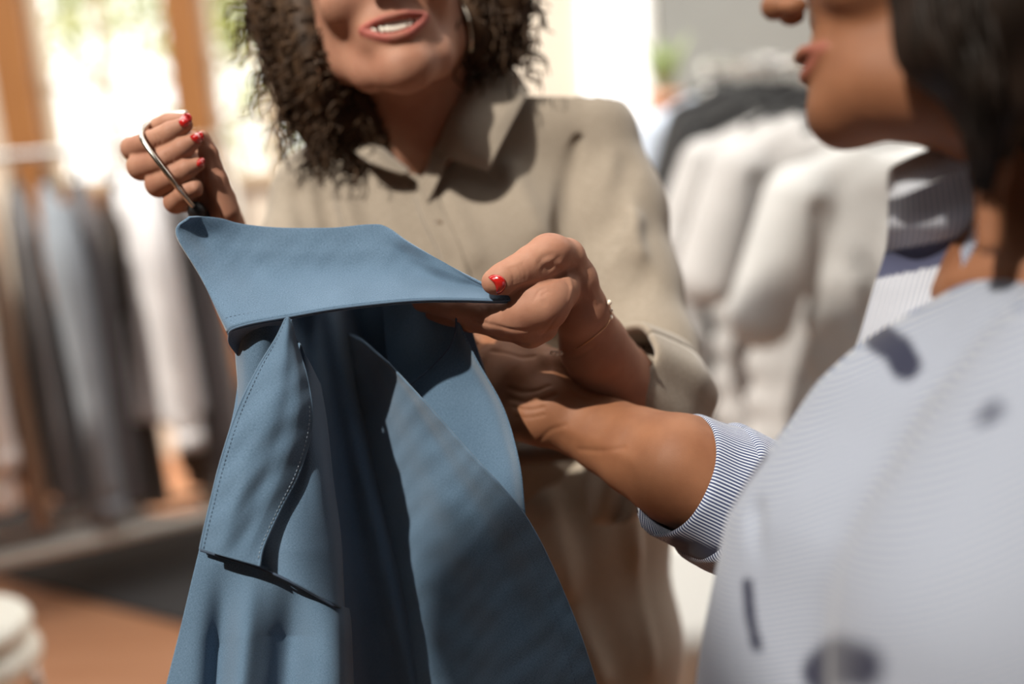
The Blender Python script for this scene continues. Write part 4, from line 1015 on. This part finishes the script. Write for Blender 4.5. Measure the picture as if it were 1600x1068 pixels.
def far3(L): return [(x, y, d + .040 + .050 * (.5 - .5 * math.cos(PI * min(1, max(0, (1110 - x) / 260))))) for x, y, d in L]
g2 = Field(c3(640, 490, .98) + [0, 0, -.15], c3(1160, 880, .93) + [0.02, .02, .15], .0012)
g2.chain(*pr(far([(1145, 773, .890, 64), (1108, 755, .882, 82), (1060, 732, .879, 84), (1000, 706, .885, 67), (950, 681, .892, 57), (900, 657, .897, 50), (868, 640, .90, 48)])), .01, .006)
g2.chain(*pr(far([(868, 640, .902, 50), (835, 622, .908, 50), (806, 598, .915, 50), (780, 570, .925, 44)])), .008, .012)
g2.chain(*pr(far([(858, 640, .892, 44), (836, 655, .892, 38), (815, 660, .897, 28)])), .006, .012)
g2.chain(*pr(far([(862, 612, .905, 40), (852, 580, .912, 38), (828, 558, .920, 30), (785, 545, .932, 22), (742, 528, .940, 18), (715, 515, .945, 14)])), .004, .008)
for fg in ([(790, 560, .935, 20), (730, 545, .965, 18), (680, 540, .985, 16), (650, 545, .995, 14)], [(785, 590, .935, 20), (720, 580, .965, 18), (660, 580, .990, 16), (625, 585, 1.0, 14)],
           [(790, 615, .93, 20), (730, 615, .96, 18), (680, 618, .985, 16), (645, 622, .995, 14)], [(800, 640, .92, 18), (745, 645, .95, 16), (705, 650, .975, 14), (680, 655, .985, 12)]):
    g2.chain(*pr(far(fg)), .002, .006)
surf_ridges(g2, [([(795, 606), (815, 612), (838, 610), (858, 602)], .0016, -.0014), ([(797, 622), (820, 628), (846, 624), (868, 616)], .0018, -.0016), ([(802, 636), (826, 640), (850, 636)], .0014, -.0010),
                 ([(806, 652), (830, 652), (850, 648)], .0012, -.0007), ([(768, 548), (795, 552), (815, 558), (835, 556)], .0016, -.0016), ([(850, 556), (862, 580), (880, 602), (910, 622)], .004, .0012),
                 ([(905, 702), (940, 704), (975, 700)], .0022, -.0008), ([(880, 668), (930, 690), (990, 720)], .006, .0009), ([(842, 690), (860, 672), (884, 664)], .002, -.0007)])
V4, F4 = g2.mesh(1)
armB = sweep(c3a(catmull(np.array([(1185, 790, .945), (1250, 805, .92), (1330, 700, .87), (1450, 560, .84), (1600, 500, .76)]), 40)), .033, 18)
trB = sweep(c3a(np.array([(1640, 480, .70), (1560, 700, .70), (1520, 1000, .72), (1500, 1500, .80)])), [.06, .10, .11, .12], 24)
Vb, Fb = join([(VB, FB), (V4, F4), armB, trB])
mk('body', Vb, Fb, M_skB, pb, cam_space=True, attrs={'lip': np.r_[lipB, np.zeros(len(Vb) - len(lipB))]})
hb.teeth(pb)
# striped shirt with dark navy marks
M_st = stripe_mat('blue_white_stripe', (.31, .325, .365), (.13, .165, .25), .0024, .36, mark_col=(.012, .014, .035))
M_stc = stripe_mat('blue_white_stripe_cuff', (.50, .54, .62), (.035, .05, .12), .0028, .56, mark_col=(.02, .025, .06))  # stripes darkened to put the shade on the cuff into its colour
fb = Field([.085, -.10, .40], [.60, .50, 1.0], .0036)
def b_add(L, ki, ko, mode='add'): fb.chain(*pr(L), ki, ko, mode)
b_add([(1720, 640, .56, 205), (1680, 800, .54, 230), (1600, 1000, .52, 260), (1590, 1300, .52, 280)], .04, 0)          # near shoulder and upper arm
b_add([(1640, 480, .72, 105), (1590, 600, .70, 150), (1480, 745, .69, 222), (1425, 905, .685, 278), (1410, 1100, .685, 300), (1400, 1350, .70, 320)], .03, .045)
b_add([(1500, 600, .84, 100), (1430, 660, .85, 100)], .03, .03)
b_add([(1570, 530, .66, 85), (1470, 640, .69, 105)], .03, .045)
b_add([(1480, 600, .85, 100), (1350, 720, .89, 88), (1260, 790, .91, 80), (1225, 795, .915, 76)], .02, .012)   # far sleeve
b_add([(1560, 100, .69, 100), (1590, 300, .69, 118), (1600, 400, .68, 92)], .01, .012, 'cut')
def bc(L, w, a): fb.ridge(c3a(np.array(L, float)), w, a)
bc([(1210, 690, .80), (1170, 740, .80), (1150, 800, .80)], .010, -.012)
bc([(1185, 800, .66), (1165, 880, .63), (1180, 1000, .60)], .006, -.008)
bc([(1390, 560, .60), (1300, 660, .60), (1220, 760, .62)], .02, .005); bc([(1470, 620, .50), (1350, 800, .50), (1260, 980, .52)], .02, -.004)
bc([(1560, 700, .42), (1480, 850, .42), (1420, 1050, .44)], .02, .005)
def near_line(V, L, w):   # dark navy mark, fading with distance from a polyline
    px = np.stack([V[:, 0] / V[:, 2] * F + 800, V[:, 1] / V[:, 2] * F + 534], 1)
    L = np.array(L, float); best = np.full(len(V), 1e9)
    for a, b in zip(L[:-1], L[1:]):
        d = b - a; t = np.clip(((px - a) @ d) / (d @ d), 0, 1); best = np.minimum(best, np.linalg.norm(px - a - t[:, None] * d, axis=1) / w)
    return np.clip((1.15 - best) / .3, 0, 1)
def navy_marks(V):
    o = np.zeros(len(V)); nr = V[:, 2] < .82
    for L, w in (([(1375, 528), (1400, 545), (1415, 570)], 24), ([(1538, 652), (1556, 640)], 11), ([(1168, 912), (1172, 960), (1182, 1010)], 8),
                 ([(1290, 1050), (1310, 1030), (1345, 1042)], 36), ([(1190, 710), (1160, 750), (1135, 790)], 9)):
        o = np.maximum(o, near_line(V, L, w) * nr)
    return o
def uvB(V):   # stripes run up the shirt, tilted as the cloth hangs over the bust
    a = math.radians(62); return np.stack([V[:, 0] * math.cos(a) + V[:, 1] * math.sin(a), V[:, 1]], 1)
shB, Vsb, Fsb = cloth_mesh(fb, 'shirt', M_st, pb, 2, uvf=uvB, navy_marks=navy_marks)
# rolled cuff
axc = c3(1170, 785, .90) - c3(1040, 725, .90); upc = np.array([.45, -.89, 0])
cC = c3(1078, 752, .919); e = .001
def rc(t, r, w=.015, ph=0, k=1.0): return ring(cC + axc * t, axc + np.array([0, 0, .030]), upc, r, r * k, 72, w, ph)
r_ = F / .90
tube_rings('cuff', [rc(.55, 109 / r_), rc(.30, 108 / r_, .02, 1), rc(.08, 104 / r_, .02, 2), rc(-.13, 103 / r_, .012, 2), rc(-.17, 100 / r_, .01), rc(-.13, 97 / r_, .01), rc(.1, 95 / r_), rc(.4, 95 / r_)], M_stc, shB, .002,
           attrs={'print': lambda V: near_line(V, [(1060, 850), (1120, 870)], 16)})
tube_rings('cuff_fold', [rc(.75, 115 / r_, .02, 4), rc(.52, 116 / r_, .03, 3), rc(.32, 115 / r_, .025, 2), rc(.28, 106 / r_, .02, 2), rc(.4, 101 / r_, .02, 2)], M_stc, shB, .002)
# far side of the cuff hanging open below the arm
patch('cuff_tail', [[(996, 775, .922), (1010, 800, .922), (1030, 822, .917), (1060, 838, .907)], [(998, 800, .917), (1015, 822, .914), (1050, 842, .907), (1110, 850, .897)], [(1003, 822, .917), (1025, 838, .912), (1065, 852, .902), (1118, 866, .897)]], 40, 20, M_stc, shB, thick=.003)
# collar: stand, folded leaf, inner band with a dark navy mark across it
def band_mark(u, v, G):
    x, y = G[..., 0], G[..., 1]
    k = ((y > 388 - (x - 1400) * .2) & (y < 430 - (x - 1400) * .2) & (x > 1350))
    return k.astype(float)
patch('collar', [[(1389, 268, .700), (1400, 258, .690), (1440, 238, .680), (1486, 222, .680)], [(1388, 288, .695), (1405, 282, .683), (1450, 262, .672), (1505, 240, .675)], [(1390, 312, .695), (1410, 306, .682), (1460, 284, .670), (1514, 268, .674)]], 50, 30,
      stripe_mat('collar_stripe', (.62, .63, .65), (.28, .33, .45), .0026, .35), shB, thick=.0015)  # paler than the shirt cloth, standing in for sunlight on the collar
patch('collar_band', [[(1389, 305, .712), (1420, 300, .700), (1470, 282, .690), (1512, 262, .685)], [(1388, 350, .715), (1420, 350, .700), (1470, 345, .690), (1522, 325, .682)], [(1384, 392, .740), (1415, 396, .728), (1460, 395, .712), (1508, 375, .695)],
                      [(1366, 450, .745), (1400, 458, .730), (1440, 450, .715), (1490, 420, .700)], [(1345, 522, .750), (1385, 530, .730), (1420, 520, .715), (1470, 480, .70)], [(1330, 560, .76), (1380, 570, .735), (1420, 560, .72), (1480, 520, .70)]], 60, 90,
      stripe_mat('collar_band_stripe', (.52, .525, .55), (.17, .20, .30), .0042, .35, mark_col=(.055, .06, .11)), shB, thick=.002, attrs={'print': band_mark})
patch('collar_band', [[(1514, 268, .702), (1530, 300, .69), (1528, 340, .68), (1500, 400, .685)], [(1526, 275, .69), (1540, 305, .68), (1536, 350, .67), (1505, 420, .675)]], 30, 10, M_stc, shB, thick=.002)
# necklace bead glint
nb = c3(1521, 425, .60)
# hair
M_hb = mat('dark_straight_hair', (.010, .007, .005), .55, spec=.2, var=(.022, .013, .009), vscale=80, aniso=(1, 1, .1))
rs = np.random.RandomState(5); ps = []
ch = Field(c3(1330, -280, .66) + [-.03, 0, -.18], c3(1760, 330, .70) + [.1, .02, .17], .0035)
ch.ell(hb.p(0, 4.4, -2.6), np.array([8.4, 9.0, 9.6]) * .009, HB)
ch.chain(*pr([(1445, -60, .60, 66), (1478, 60, .60, 74), (1545, 160, .61, 52), (1545, 235, .62, 30), (1528, 285, .63, 14)]), .01, .02)
ch.chain(*pr([(1600, -20, .6, 110), (1640, 100, .62, 90), (1650, 200, .66, 55)]), .01, .03)
Vh, Fh = ch.mesh(2)
kp = (HB @ (Vh - hb.o).T)[2] < .060
Fh = Fh[kp[Fh].all(1)]
ps.append((Vh, Fh))
for k in range(170):
    s = rs.uniform(-1, 1)
    P = np.array([(1455 + 95 * (k % 17) / 17 + s * 8, -90, .60 + rs.uniform(-.03, .02)), (1452 + 100 * (k % 17) / 17 + s * 14, 20, .575 + rs.uniform(-.01, .03)), (1490 + 80 * (k % 17) / 17 + s * 10, 120, .575 + rs.uniform(-.01, .03)), (1530 + 30 * (k % 17) / 17 + s * 10, 210 + rs.uniform(-20, 20), .59 + rs.uniform(-.01, .03)), (1520 + 30 * (k % 17) / 17, 280 + rs.uniform(-30, 25), .61)])
    ps.append(sweep(c3a(catmull(P, 16)), np.linspace(.0016, .0004, 16), 5))
mk('hair', *join(ps), M_hb, pb, cam_space=True)
